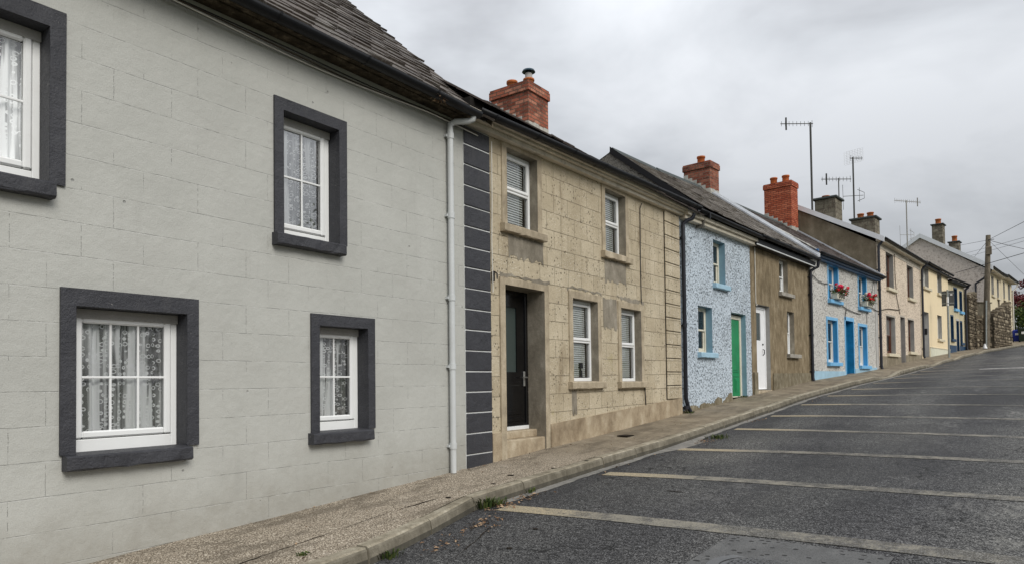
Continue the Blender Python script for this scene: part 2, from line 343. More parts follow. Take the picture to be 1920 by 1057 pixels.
def m_lace():
    t = T('lace_net', .9, .1)
    X, Y, Z = t.xyz()
    fold = t.noise(1.0, 3, .6, vec=t.comb(t.math('MULTIPLY', X, 13.0), t.math('MULTIPLY', Z, .5)), dist=.3)
    fold = t.ss(fold, .44, .60)
    # floral motif: rings of petals on a staggered grid
    vec = t.comb(t.math('ADD', X, t.math('MULTIPLY', fold, .012)), Z)
    vo = t.n('ShaderNodeTexVoronoi', {'Vector': vec, 'Scale': 8.5, 'Randomness': .25}, feature='F1')
    vd = vo.outputs['Distance']
    pet = t.n('ShaderNodeTexVoronoi', {'Vector': vec, 'Scale': 22.0, 'Randomness': .5}, feature='F1').outputs['Distance']
    ring = t.math('SUBTRACT', 1.0, t.ss(t.math('ABSOLUTE', t.math('SUBTRACT', pet, .33)), .03, .10))
    mot = t.math('MULTIPLY', ring, t.math('SUBTRACT', 1.0, t.ss(vd, .50, .68)))
    net = t.math('MULTIPLY', t.noise(160, 2, .6), .12)
    a = t.math('ADD', t.math('ADD', t.math('MULTIPLY', mot, .85), t.math('MULTIPLY', fold, .85)), t.math('ADD', net, .17), clamp=True)
    t.nt.links.new(a, t.b.inputs['Alpha'])
    return t.out((.96, .97, .98))

def m_plain(name, c, rough=.5, spec=.4, metal=0):
    t = T(name, rough, spec); t.b.inputs['Metallic'].default_value = metal
    n = t.noise(8, 4, .65)
    return t.out(t.ramp(n, [(.3, sc3(c, .86)), (.7, sc3(c, 1.12))]), t.bump(t.noise(60, 3), .1, .002))

def m_stone():
    t = T('rubble_stone', .92, .15)
    g = t.n('ShaderNodeNewGeometry').outputs['Random Per Island']
    c = t.ramp(g, [(0, (.06, .048, .034)), (.35, (.12, .095, .066)), (.7, (.22, .18, .125)), (1, (.42, .36, .26))])
    c = t.mix(t.math('MULTIPLY', t.ss(t.noise(5, 5, .7), .48, .66), .5), c, (.07, .06, .042))
    return t.out(c, t.bump(t.noise(22, 5, .7), .8, .03))

def m_leaf(name, cols):
    t = T(name, .6, .3)
    g = t.n('ShaderNodeNewGeometry').outputs['Random Per Island']
    t.b.inputs['Subsurface Weight'].default_value = 0
    return t.out(t.ramp(g, [(i/(len(cols)-1), c) for i, c in enumerate(cols)]))

MT = dict(
 blockpaint=m_blockpaint(), ashlar=m_ashlar(),
 charcoal=m_charcoal(),
 white_joint=m_paint('white_joint_paint', (.68,.69,.68), .6, .3, .08, .25, .3),
 upvc=m_paint('white_upvc', (.80,.81,.80), .32, .5, .03, .10, .03, (.45,.43,.38)),
 upvc_old=m_paint('weathered_white_upvc', (.68,.67,.62), .36, .5, .06, .22, .05, (.42,.39,.31)),
 gasket=m_plain('rubber_gasket', (.02,.02,.02), .6, .3),
 glass=m_glass('window_glass'), glass_sky=m_glass('window_glass_bright', base=.26), lace=m_lace(),
 blind=m_plain('blind_slat', (.84,.87,.84), .5, .3),
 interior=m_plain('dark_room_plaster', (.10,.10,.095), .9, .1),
 surround_tan=m_cement('tan_cement_trim', (.26,.215,.155), (.42,.355,.255), (.56,.48,.36), .45, .8, 3),
 reveal_tan=m_cement('grey_cement_reveal', (.17,.15,.115), (.27,.24,.19), (.40,.365,.30), .6, .7, 3),
 plinth_tan=m_cement('stained_plinth', (.22,.165,.105), (.40,.325,.225), (.56,.485,.36), .7, .9, 2.2),
 blue_rc=m_roughcast('blue_roughcast', (.46,.54,.61), (.06,.07,.085), 24, .70, (.70,.77,.83), (.30,.315,.32), 1.3, .85),
 blue_reveal=m_paint('sky_blue_paint', (.20,.34,.43), .55, .35, .12, .25, .4, (.25,.30,.33)),
 blue_pale=m_paint('pale_blue_paint', (.32,.49,.60), .55, .35, .12, .2, .5, (.3,.35,.38)),
 taupe=m_cement('taupe_cement_wall', (.13,.10,.06), (.24,.19,.12), (.38,.32,.22), .55, 1.0, 3.2, .7),
 taupe_low=m_cement('mossy_cement_plinth', (.12,.10,.065), (.22,.19,.13), (.34,.31,.24), .6, .9, 4),
 grey_sill=m_cement('grey_cement_sill', (.22,.20,.17), (.32,.30,.26), (.42,.40,.35), .3, .5, 4),
 grey_rc=m_roughcast('grey_roughcast', (.50,.485,.45), (.13,.12,.105), 17, .55, (.70,.69,.65), (.28,.26,.225), 1.2, .8),
 grey_band=m_cement('grey_render_band', (.36,.35,.33), (.43,.42,.40), (.50,.49,.47), .2, .3),
 azure=m_paint('azure_gloss_paint', (.035,.25,.52), .4, .45, .10, .06, .2),
 azure_pale=m_paint('light_azure_paint', (.16,.42,.68), .45, .4, .10, .12, .2, (.25,.35,.42)),
 azure_dk=m_paint('deep_azure_paint', (.015,.09,.22), .4, .45, .10, .10, .2),
 door_blue=m_paint('teal_blue_door_paint', (.012,.20,.40), .42, .4, .25, .05, .3),
 navy=m_paint('navy_gloss_paint', (.010,.045,.10), .4, .45, .12, .06, .2),
 pink_rc=m_roughcast('pinkish_pebbledash', (.60,.50,.39), (.18,.12,.08), 14, .45, (.80,.70,.57), (.36,.30,.23), 1.0, .75),
 gable_rc=m_roughcast('grey_pebbledash_gable', (.52,.46,.41), (.24,.20,.17), 7, .34, (.62,.56,.505), (.30,.26,.22), .8, .6),
 bare_cement=m_cement('bare_cement_plinth', (.17,.145,.10), (.25,.215,.155), (.34,.30,.23), .5),
 h6_band=m_cement('pale_cement_band', (.36,.33,.28), (.44,.40,.34), (.50,.47,.40), .3),
 brown_wood=m_paint('brown_timber_stain', (.10,.032,.014), .42, .45, .2, .1, .2),
 reveal_grey=m_cement('grey_reveal_render', (.26,.255,.24), (.33,.325,.31), (.40,.395,.37), .2, .3),
 cream=m_paint('cream_masonry_paint', (.78,.65,.43), .7, .25, .05, .12, .35, (.55,.42,.24)),
 cream_pl=m_paint('pale_plinth_paint', (.62,.62,.50), .7, .25, .08, .35, .35, (.38,.42,.30)),
 cream_sill=m_paint('cream_sill_paint', (.60,.54,.40), .6, .3, .08, .3, .3),
 beige=m_cement('beige_render', (.42,.37,.25), (.53,.47,.32), (.62,.56,.40), .3, .4, 1.5),
 h9_front=m_cement('cream_render', (.54,.47,.33), (.63,.55,.39), (.70,.62,.45), .15, .3, 1.2),
 white_barge=m_paint('white_barge_paint', (.66,.68,.70), .5, .4, .06, .25, .15, (.4,.42,.43)),
 flashing=m_paint('pale_lead_flashing', (.42,.44,.47), .5, .5, .2, .4, .8, (.2,.2,.2)),
 black=m_plain('black_gutter_plastic', (.006,.0065,.008), .5, .3),
 black_iron=m_plain('black_iron_paint', (.012,.014,.022), .45, .5),
 black_door=m_plain('black_door_gloss', (.005,.005,.0055), .18, .5),
 green=m_paint('green_door_paint', (.008,.22,.075), .4, .45, .2, .05, .25),
 white_door=m_paint('white_door_paint', (.80,.81,.82), .45, .4, .04, .05, .1),
 cream_frame=m_paint('cream_frame_paint', (.64,.61,.50), .5, .4, .08, .25, .25),
 pipe_grey=m_paint('pale_grey_pipe_paint', (.55,.57,.57), .4, .45, .05, .12, .1),
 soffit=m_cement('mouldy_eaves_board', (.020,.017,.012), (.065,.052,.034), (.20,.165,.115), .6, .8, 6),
 cornice=m_paint('flaking_cream_cornice', (.60,.55,.45), .6, .3, .16, .55, .8, (.13,.11,.08)),
 slate_a=m_slate('lichened_slate', [(.05,.04,.034),(.075,.061,.052),(.10,.083,.072)]),
 slate_b=m_slate('brown_grey_slate', [(.10,.088,.076),(.15,.13,.115),(.21,.19,.165)], (.38,.36,.32), .5),
 slate_c=m_slate('purple_slate', [(.075,.058,.052),(.105,.084,.076),(.14,.115,.105)], (.26,.25,.23), .25),
 slate_base=m_plain('roof_underlay', (.018,.016,.014), .9, .1),
 mortar_lt=m_cement('cement_fillet', (.30,.29,.26), (.42,.41,.37), (.54,.53,.48), .3, .8, 6),
 gablewall=m_cement('dark_gable_cement', (.11,.09,.06), (.16,.135,.095), (.24,.205,.15), .5, .8, 1.6),
 spk_gable=m_roughcast('speckled_gable_render', (.15,.14,.12), (.05,.045,.04), 26, .3, (.30,.29,.26), (.1,.09,.08)),
 brick_a=m_brick('weathered_red_brick', (.17,.05,.03), (.36,.11,.065), (.46,.20,.13), (.13,.095,.07)),
 brick_b=m_brick('dark_red_brick', (.12,.035,.025), (.26,.07,.042), (.36,.14,.09), (.20,.15,.11)),
 brick_c=m_brick('bright_red_brick', (.30,.062,.03), (.42,.105,.05), (.52,.16,.085), (.14,.05,.035), soot=.12),
 block=m_brick('grey_block', (.13,.12,.09), (.18,.165,.125), (.24,.22,.17), (.11,.10,.08), .22, .45, .4),
 terracotta=m_plain('terracotta_pot', (.58,.19,.07), .7, .2),
 cowl=m_plain('dark_metal_cowl', (.02,.05,.07), .35, .5, .6),
 steel=m_plain('dull_steel', (.42,.42,.40), .4, .5, .8),
 capstone=m_plain('dark_cap_slab', (.06,.07,.068), .8, .2),
 asphalt=m_asphalt(), paintl=m_asphalt('worn_road_paint', (.27,.25,.205), -.02), paintw=m_asphalt('white_road_paint', (.62,.60,.56), .05),
 pavement=m_pavement(),
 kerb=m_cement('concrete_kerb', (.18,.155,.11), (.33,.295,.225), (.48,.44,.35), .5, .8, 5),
 kerb_face=m_cement('shaded_kerb_face', (.10,.088,.065), (.18,.162,.125), (.27,.245,.19), .6, .6, 4),  # upright face: its shade is put into the colour, darker than the top
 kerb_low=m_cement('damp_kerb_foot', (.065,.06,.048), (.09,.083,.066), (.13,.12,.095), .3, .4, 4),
 channel=m_cement('concrete_channel', (.16,.155,.14), (.24,.23,.21), (.33,.315,.285), .3, .6, 4),
 dark=m_plain('dirt_gap', (.03,.025,.02), .95, .05),
 iron=m_plain('worn_cast_iron', (.13,.132,.135), .5, .5, .3),
 patch=m_patch(),
 stone=m_stone(), mortar=m_cement('dark_wall_mortar', (.05,.043,.032), (.085,.072,.05), (.13,.11,.08), .4, .8, 4),
 blockwall=m_cement('dark_block_pier', (.08,.07,.052), (.13,.115,.085), (.19,.17,.13), .4, .7, 3),
 ground=m_cement('earth_and_grass', (.04,.05,.02), (.07,.085,.035), (.11,.11,.055), .4, .8, .7),
 pole=m_cement('weathered_pole_timber', (.09,.075,.055), (.16,.135,.10), (.25,.215,.165), .4, .9, 3),
 antenna=m_plain('aerial_metal', (.05,.05,.045), .5, .5, .4), antenna_lt=m_plain('pale_aerial_metal', (.28,.27,.24), .5, .5, .4),
 wire=m_plain('cable_sheath', (.03,.03,.03), .6, .3), wire_w=m_plain('white_cable', (.62,.60,.54), .5, .3), wire_b=m_plain('brown_cable', (.06,.045,.03), .6, .3),
 leafg=m_leaf('green_leaf', [(.015,.035,.008),(.05,.085,.015),(.12,.15,.03)]), leafr=m_leaf('red_leaf', [(.05,.008,.01),(.14,.02,.025),(.22,.05,.05)]),
 grass=m_leaf('grass_blade', [(.02,.035,.008),(.04,.07,.015),(.12,.13,.04)]), bark=m_plain('bark', (.07,.055,.04), .9, .1),
 leafdead=m_leaf('dead_leaf', [(.06,.035,.02),(.22,.13,.07),(.42,.30,.19)]),
 petal_r=m_leaf('red_petal', [(.45,.001,.006),(.70,.002,.012),(.85,.01,.05)]), petal_p=m_leaf('pink_petal', [(.60,.004,.05),(.80,.02,.10),(.88,.08,.20)]), petal_w=m_leaf('white_petal', [(.6,.6,.5),(.8,.8,.72),(.75,.75,.65)]),
 bin_blue=m_plain('blue_bin_plastic', (.02,.04,.32), .45, .4), bin_green=m_plain('dark_green_bin_plastic', (.012,.025,.016), .5, .4),
 signback=m_plain('grey_sign_back', (.10,.105,.10), .5, .4), galv=m_plain('galvanised_post', (.30,.32,.31), .45, .5, .5), white=m_plain('white_sticker', (.8,.8,.8), .5, .3),
 far_wall=m_plain('far_grey_wall', (.36,.35,.37), .8, .2),
)

# ------------------------------------------------------------------ mesh helpers
class MB:
    def __init__(s): s.v = []; s.f = []; s.mi = []; s.smooth = []
    def add(s, vs, fs, mi=0, smooth=False):
        o = len(s.v); s.v += [tuple(p) for p in vs]
        for f in fs: s.f.append([i+o for i in f]); s.mi.append(mi); s.smooth.append(smooth)
        return s
    def box(s, x0, x1, y0, y1, z0, z1, mi=0, c=0.0):
        if x0 > x1: x0, x1 = x1, x0
        if y0 > y1: y0, y1 = y1, y0
        if z0 > z1: z0, z1 = z1, z0
        if c <= 0:
            vs = [(x0,y0,z0),(x1,y0,z0),(x1,y1,z0),(x0,y1,z0),(x0,y0,z1),(x1,y0,z1),(x1,y1,z1),(x0,y1,z1)]
            return s.add(vs, [(0,3,2,1),(4,5,6,7),(0,1,5,4),(1,2,6,5),(2,3,7,6),(3,0,4,7)], mi)
        c = min(c, (x1-x0)*.45, (y1-y0)*.45, (z1-z0)*.45)
        vs = []; X = (x0, x1); Y = (y0, y1); Z = (z0, z1)
        idx = {}
        for i in (0,1):
            for j in (0,1):
                for k in (0,1):
                    sx, sy, sz = (1-2*i), (1-2*j), (1-2*k)
                    for a in range(3):
                        p = [X[i]+sx*c, Y[j]+sy*c, Z[k]+sz*c]
                        p[a] = (X[i], Y[j], Z[k])[a]
                        idx[(i,j,k,a)] = len(vs); vs.append(tuple(p))
        fs = []
        g = lambda i,j,k,a: idx[(i,j,k,a)]
        for i in (0,1):
            q = [g(i,0,0,0), g(i,1,0,0), g(i,1,1,0), g(i,0,1,0)]; fs.append(q if i else q[::-1])
            q = [g(0,i,0,1), g(0,i,1,1), g(1,i,1,1), g(1,i,0,1)]; fs.append(q if i else q[::-1])
            q = [g(0,0,i,2), g(1,0,i,2), g(1,1,i,2), g(0,1,i,2)]; fs.append(q if i else q[::-1])
        for j in (0,1):
            for k in (0,1):
                q = [g(0,j,k,1), g(1,j,k,1), g(1,j,k,2), g(0,j,k,2)]; fs.append(q)
                q = [g(j,0,k,0), g(j,1,k,0), g(j,1,k,2), g(j,0,k,2)]; fs.append(q)
                q = [g(j,k,0,0), g(j,k,1,0), g(j,k,1,1), g(j,k,0,1)]; fs.append(q)
                for i in (0,1):
                    pass
        for i in (0,1):
            for j in (0,1):
                for k in (0,1): fs.append([g(i,j,k,0), g(i,j,k,1), g(i,j,k,2)])
        return s.add(vs, fs, mi)
    def quad(s, a, b, c, d, mi=0): return s.add([a,b,c,d], [(0,1,2,3)], mi)
    def poly(s, pts, mi=0): return s.add(pts, [tuple(range(len(pts)))], mi)
    def prism(s, pts, vec, mi=0):
        n = len(pts); vec = Vector(vec); a = [Vector(p) for p in pts]; b = [p+vec for p in a]
        fs = [tuple(range(n)), tuple(range(2*n-1, n-1, -1))] + [(i, i+n, (i+1) % n+n, (i+1) % n) for i in range(n)]
        return s.add(a+b, fs, mi)
    def tube(s, pts, r, seg=8, mi=0, cap=True):
        pts = [Vector(p) for p in pts]; n = len(pts)
        rs = r if isinstance(r, (list, tuple)) else [r]*n
        rings = []; prev = None
        for i, p in enumerate(pts):
            t = (pts[min(i+1, n-1)]-pts[max(i-1, 0)]).normalized()
            a = prev if prev is not None else (Vector((0,0,1)) if abs(t.z) < .9 else Vector((1,0,0)))
            a = (a-t*a.dot(t)).normalized(); prev = a; b = t.cross(a)
            rings.append([p+(a*math.cos(2*math.pi*k/seg)+b*math.sin(2*math.pi*k/seg))*rs[i] for k in range(seg)])
        vs = [q for r_ in rings for q in r_]; fs = []
        for i in range(n-1):
            for k in range(seg): fs.append((i*seg+k, i*seg+(k+1) % seg, (i+1)*seg+(k+1) % seg, (i+1)*seg+k))
        s.add(vs, fs, mi, True)
        if cap: s.add(rings[0][::-1], [tuple(range(seg))], mi); s.add(rings[-1], [tuple(range(seg))], mi)
        return s
    def cyl(s, cx_, cy_, z0, z1, r0, r1=None, seg=16, mi=0): return s.tube([(cx_,cy_,z0),(cx_,cy_,z1)], [r0, r1 or r0], seg, mi)
    def shear(s, k, s0=0): s.v = [(a, b, c+k*(a-s0)) for a, b, c in s.v]; return s
    def jit(s, amt, sc_=6):
        out = []
        for a, b, c in s.v:
            n = mn.noise_vector(Vector((a, b, c))*sc_); out.append((a+n.x*amt, b+n.y*amt, c+n.z*amt))
        s.v = out; return s
    def build(s, name, mats, parent=None, zb=0.0, origin=None):
        me = bpy.data.meshes.new(name)
        ox, oy, oz = origin or (0, 0, zb)
        me.from_pydata([(a-ox, b-oy, c-oz) for a, b, c in s.v], [], s.f)
        if not isinstance(mats, (list, tuple)): mats = [mats]
        for m in mats: me.materials.append(m)
        for p, mi, smo in zip(me.polygons, s.mi, s.smooth): p.material_index = mi; p.use_smooth = smo
        me.update()
        import bmesh
        bm = bmesh.new(); bm.from_mesh(me); bmesh.ops.recalc_face_normals(bm, faces=bm.faces[:]); bm.to_mesh(me); bm.free()
        o = bpy.data.objects.new(name, me); col.objects.link(o)
        if parent is not None: o.parent = parent
        elif origin: o.location = origin
        return o
def tag(o, label=None, cat=None, group=None, kind=None):
    for k, val in (('label', label), ('category', cat), ('group', group), ('kind', kind)):
        if val: o[k] = val
    return o
def empty(name, loc, rz=0.0):
    o = bpy.data.objects.new(name, None); o.location = loc; o.rotation_euler = (0, 0, rz); o.empty_display_size = .3; col.objects.link(o); return o

# ------------------------------------------------------------------ house toolkit  (local: s along street, d into the house, z = world height)
def islands(mb):
    p = list(range(len(mb.v)))
    def f(i):
        while p[i] != i: p[i] = p[p[i]]; i = p[i]
        return i
    for fc in mb.f:
        for k in fc[1:]: p[f(k)] = f(fc[0])
    key = {}                      # end caps share positions with their tube
    for i, c in enumerate(mb.v):
        c = tuple(round(q, 4) for q in c)
        if c in key: p[f(i)] = f(key[c])
        else: key[c] = i
    gr = {}
    for fc, mi, smo in zip(mb.f, mb.mi, mb.smooth): gr.setdefault(f(fc[0]), []).append((fc, mi, smo))
    out = []
    for fs in gr.values():
        q = MB(); ix = {}
        for fc, mi, smo in fs:
            for k in fc:
                if k not in ix: ix[k] = len(q.v); q.v.append(mb.v[k])
            q.f.append([ix[k] for k in fc]); q.mi.append(mi); q.smooth.append(smo)
        out.append(q)
    return out
class House:
    def __init__(s, name, label, cat, x0, y0, ang, zb):
        s.root = empty(name, (x0, y0, zb), R(90-ang)); tag(s.root, label, cat, 'terraced houses along the street'); s.zb = zb
        s.x0, s.y0, s.a = x0, y0, R(ang)
        s.holes = []
    def part(s, mb, name, mats, parent=None):
        if name in ('plinth', 'cable', 'edge_band', 'pipe_collars', 'eaves_infill'):
            for q in islands(mb): o = q.build({'pipe_collars': 'pipe_collar'}.get(name, name), mats, parent or s.root, s.zb)
            return o
        return mb.build(name, mats, parent or s.root, s.zb)
    def world(s, a, d, z):
        return (s.x0+math.sin(s.a)*a-math.cos(s.a)*d, s.y0+math.cos(s.a)*a+math.sin(s.a)*d, z)
    def wall(s, s0, s1, ztop, depth, mat, ridge=None, gmat=None, zbot=None, ztop_k=0.0, th=.0):
        zbot = s.zb-.5 if zbot is None else zbot
        S = sorted({s0, s1, *[h[0] for h in s.holes], *[h[1] for h in s.holes]}); Z = sorted({zbot, ztop, *[h[2] for h in s.holes], *[h[3] for h in s.holes]})
        S = [a for a in S if s0-1e-6 <= a <= s1+1e-6]
        mb = MB()
        for a, b in zip(S, S[1:]):
            for c, e_ in zip(Z, Z[1:]):
                m1, m2 = (a+b)/2, (c+e_)/2
                if any(h[0] < m1 < h[1] and h[2] < m2 < h[3] for h in s.holes): continue
                k = lambda q, zz: zz+(ztop_k*(q-s0) if zz == ztop else 0)
                mb.quad((a,0,c), (b,0,c), (b,0,k(b,e_)), (a,0,k(a,e_)))
        w1 = s.part(mb, 'front_wall', mat)
        g = MB(); hz = ridge[1] if ridge else ztop; hd = ridge[0] if ridge else depth/2
        for q in (s0+.012, s1-.012):
            g.poly([(q,0.001,zbot),(q,depth,zbot),(q,depth,ztop),(q,hd,hz),(q,0.001,ztop)])
        g.quad((s0+.012,depth,zbot),(s1-.012,depth,zbot),(s1-.012,depth,ztop),(s0+.012,depth,ztop))
        g.quad((s0+.012,.01,zbot+.3),(s1-.012,.01,zbot+.3),(s1-.012,depth,zbot+.3),(s0+.012,depth,zbot+.3))
        s.part(g, 'side_and_back_walls', gmat or mat)
        # rooms behind the openings: partitions and an upper floor keep the inside dark
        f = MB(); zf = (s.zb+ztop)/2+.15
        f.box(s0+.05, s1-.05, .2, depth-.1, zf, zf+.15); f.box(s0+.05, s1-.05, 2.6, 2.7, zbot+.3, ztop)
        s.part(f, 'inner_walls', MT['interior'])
        return w1
    def opening(s, s0, s1, z0, z1): s.holes.append((s0, s1, z0, z1))

def surround(H, par, s0, s1, z0, z1, rev, band, mats, proud=.02, top=None, bottom=False, zb_out=None, name='surround'):
    """raised band (mats[0]) round the opening and painted reveal (mats[1])"""
    mb = MB(); p = -proud; top = band if top is None else top; zo = z0 if zb_out is None else zb_out
    if band > 0:
        a0, a1, zt = s0-band, s1+band, z1+top; q = [(a0,zo),(a0,zt),(a1,zt),(a1,zo),(s1,zo),(s1,z1),(s0,z1),(s0,zo)]
        N_ = 8; F_ = [(a, p, b) for a, b in q]; B_ = [(a, .01, b) for a, b in q]
        mb.add(F_+B_, [(0,1,6,7),(1,2,5,6),(2,3,4,5)]+[(i, (i+1) % N_, (i+1) % N_+N_, i+N_) for i in range(N_)])
    y0 = p+.001 if band > 0 else 0
    t = .006
    mb.quad((s0+.001,y0,z0),(s0+.001,rev,z0),(s0+.001,rev,z1),(s0+.001,y0,z1),1); mb.quad((s1-.001,y0,z0),(s1-.001,rev,z0),(s1-.001,rev,z1),(s1-.001,y0,z1),1)
    mb.quad((s0,y0,z1-.001),(s1,y0,z1-.001),(s1,rev,z1-.001),(s0,rev,z1-.001),1)
    mb.quad((s0,0,z0+.001),(s1,0,z0+.001),(s1,rev,z0+.001),(s0,rev,z0+.001),1)
    return H.part(mb.jit(.0035, 9), name, list(mats), par)
def sill(H, par, s0, s1, z0, z1, out, mat, rough=.006, bevel=.012):
    mb = MB(); n = max(3, int((s1-s0)/.08)); rnd = random.Random(int(s0*100)+int(z0*77))
    for i in range(n):
        pass
    # one long block, cross sections along s with a slightly broken edge
    secs = []
    for i in range(n+1):
        a = s0+(s1-s0)*i/n; j = lambda: rnd.uniform(-rough, rough)
        secs.append([(a, .10, z0), (a, -out+bevel+j(), z0+j()*.6), (a, -out+j(), z0+bevel+j()*.6), (a, -out+j()*.5, z1-bevel), (a, -out+bevel, z1+j()*.3), (a, .10, z1+.012)])
    vs = [p for q in secs for p in q]; fs = []
    for i in range(n):
        for k in range(6): fs.append((i*6+k, i*6+(k+1) % 6, (i+1)*6+(k+1) % 6, (i+1)*6+k))
    fs += [tuple(range(6)), tuple(range(n*6+5, n*6-1, -1))]
    mb.add(vs, fs)
    return H.part(mb, 'window_sill', mat, par)
def frame_mb(s0, s1, z0, z1, d0, d1, w_, wt=None, wb=None, c=.006):
    mb = MB(); wt = wt or w_; wb = wb or w_
    mb.box(s0, s0+w_, d0, d1, z0, z1, 0, c); mb.box(s1-w_, s1, d0, d1, z0, z1, 0, c)
    mb.box(s0+w_, s1-w_, d0+.001, d1, z1-wt, z1, 0, c); mb.box(s0+w_, s1-w_, d0+.001, d1, z0, z0+wb, 0, c)
    return mb
def curtain(H, par, s0, s1, z0, z1, d, mat, folds=14, amp=.025, name='net_curtain'):
    mb = MB(); n = 90; rnd = random.Random(int(s0*50+z0*31))
    ph = [rnd.uniform(0, 6) for _ in range(4)]
    for j in range(2):
        pass
    rows = 7; vs = []; fs = []
    for r_ in range(rows):
        z = z0+(z1-z0)*r_/(rows-1)
        for i in range(n+1):
            q = i/n; k = q*folds*6.283/2
            dd = amp*(math.sin(k+ph[0]+.4*math.sin(r_*.5))+.5*math.sin(k*1.7+ph[1])+.3*math.sin(k*2.9+ph[2]))
            vs.append((s0+(s1-s0)*q, d+dd, z))
    for r_ in range(rows-1):
        for i in range(n): a = r_*(n+1)+i; fs.append((a, a+1, a+n+2, a+n+1))
    mb.add(vs, fs, 0, True); return H.part(mb, name, mat, par)
def blind(H, par, s0, s1, z0, z1, d, pitch=.035):
    mb = MB(); z = z1
    while z > z0:
        mb.quad((s0, d-.010, z-.012), (s1, d-.010, z-.012), (s1, d+.008, z+.017), (s0, d+.008, z+.017)); z -= pitch
    for q in (s0+.12, s1-.12): mb.box(q, q+.004, d-.016, d-.014, z0, z1)
    return H.part(mb, 'venetian_blind', MT['blind'], par)
def win_upvc(H, s0, s1, z0, z1, rev, label=None, style='grid', nv=1, nh=1, fm='upvc', back='lace', fw=.05, cover=None, glass='glass', bot=.07, gap=None):
    """frame (the part itself) with sashes, bars, glass and what hangs behind"""
    m = MT[fm]
    wn = H.part(frame_mb(s0, s1, z0, z1, rev, rev+.07, fw, fw, bot, .006), 'window', m)
    if label: wn['label'] = label
    a0, a1, b0, b1 = s0+fw, s1-fw, z0+bot, z1-fw
    gs = MB()
    panes = []
    if style == 'grid':
        sw = .055
        sm_ = frame_mb(a0+.004, a1-.004, b0+.006, b1-.004, rev-.012, rev+.05, sw, sw, sw, .012); H.part(sm_, 'sash', m, wn)
        panes.append((a0+sw, a1-sw, b0+sw, b1-sw, rev+.02))
        gs.box(a0-.001, a1+.001, rev+.012, rev+.02, b0-.001, b1+.001)
        bars = MB(); p = panes[0]
        for i in range(nv): q = p[0]+(p[1]-p[0])*(i+1)/(nv+1); bars.box(q-.009, q+.009, rev+.004, rev+.016, p[2], p[3], 0, .003)
        for i in range(nh): q = p[2]+(p[3]-p[2])*(i+1)/(nh+1); bars.box(p[0], p[1], rev+.003, rev+.016, q-.009, q+.009, 0, .003)
        H.part(bars, 'glazing_bars', m, wn)
    elif style == 'tilt':      # fixed pane below, opening light above with a heavy transom
        zm = b0+(b1-b0)*.49
        tr = MB(); tr.box(a0, a1, rev+.0, rev+.065, zm-.022, zm+.022, 0, .006); H.part(tr, 'transom', m, wn)
        H.part(frame_mb(a0+.003, a1-.003, zm+.012, b1-.003, rev-.018, rev+.05, .045, .045, .05, .01), 'sash', m, wn)
        panes += [(a0+.048, a1-.048, zm+.06, b1-.048, rev+.02), (a0+.02, a1-.02, b0+.01, zm-.02, rev+.03)]
        gs.box(a0+.044, a1-.044, rev+.01, rev+.018, zm+.058, b1-.045); gs.box(a0-.001, a1+.001, rev+.022, rev+.028, b0, zm)
    elif style == 'sash':      # vertical sliding sash
        zm = b0+(b1-b0)*.5
        H.part(frame_mb(a0+.002, a1-.002, zm-.02, b1, rev+.0, rev+.03, .04, .04, .04, .006), 'upper_sash', m, wn)
        H.part(frame_mb(a0+.002, a1-.002, b0, zm+.02, rev+.032, rev+.062, .045, .04, .06, .006), 'lower_sash', m, wn)
        panes += [(a0+.04, a1-.04, zm, b1-.04, rev+.012), (a0+.045, a1-.045, b0+.06, zm, rev+.045)]
        if nv:
            bars = MB(); q = (a0+a1)/2
            bars.box(q-.008, q+.008, rev+.006, rev+.02, zm, b1-.04); bars.box(q-.008, q+.008, rev+.038, rev+.052, b0+.05, zm); H.part(bars, 'glazing_bars', m, wn)
    else:
        panes.append((a0, a1, b0, b1, rev+.03))
    pm = MB()
    for p in panes: pm.quad((p[0]-.01,p[4],p[2]-.01),(p[1]+.01,p[4],p[2]-.01),(p[1]+.01,p[4],p[3]+.01),(p[0]-.01,p[4],p[3]+.01))
    H.part(pm, 'pane', MT[glass], wn)
    if gs.v:
        # dark rubber line: only the thin perimeter
        gk = MB()
        for p in panes:
            e_ = .006; dd = p[4]-.002
            gk.box(p[0]-.001, p[0]+e_, dd-.003, dd, p[2], p[3]); gk.box(p[1]-e_, p[1]+.001, dd-.003, dd, p[2], p[3])
            gk.box(p[0]+e_, p[1]-e_, dd-.003, dd, p[2]-.001, p[2]+e_); gk.box(p[0]+e_, p[1]-e_, dd-.003, dd, p[3]-e_, p[3]+.001)
        H.part(gk, 'gasket', MT['gasket'], wn)
    if back == 'lace': curtain(H, wn, s0+.02, s1-.02, z0+.05, z1-.02, rev+.074, MT['lace'], 14, .014)
    elif back == 'blind': blind(H, wn, s0+.06, s1-.11, z0+.06, z1-.04, rev+.065)
    elif back == 'drape':
        curtain(H, wn, s1-.38*(s1-s0), s1-.03, z0+.05, z1-.02, rev+.15, MT['blind'], 6, .02, 'curtain')
    return wn
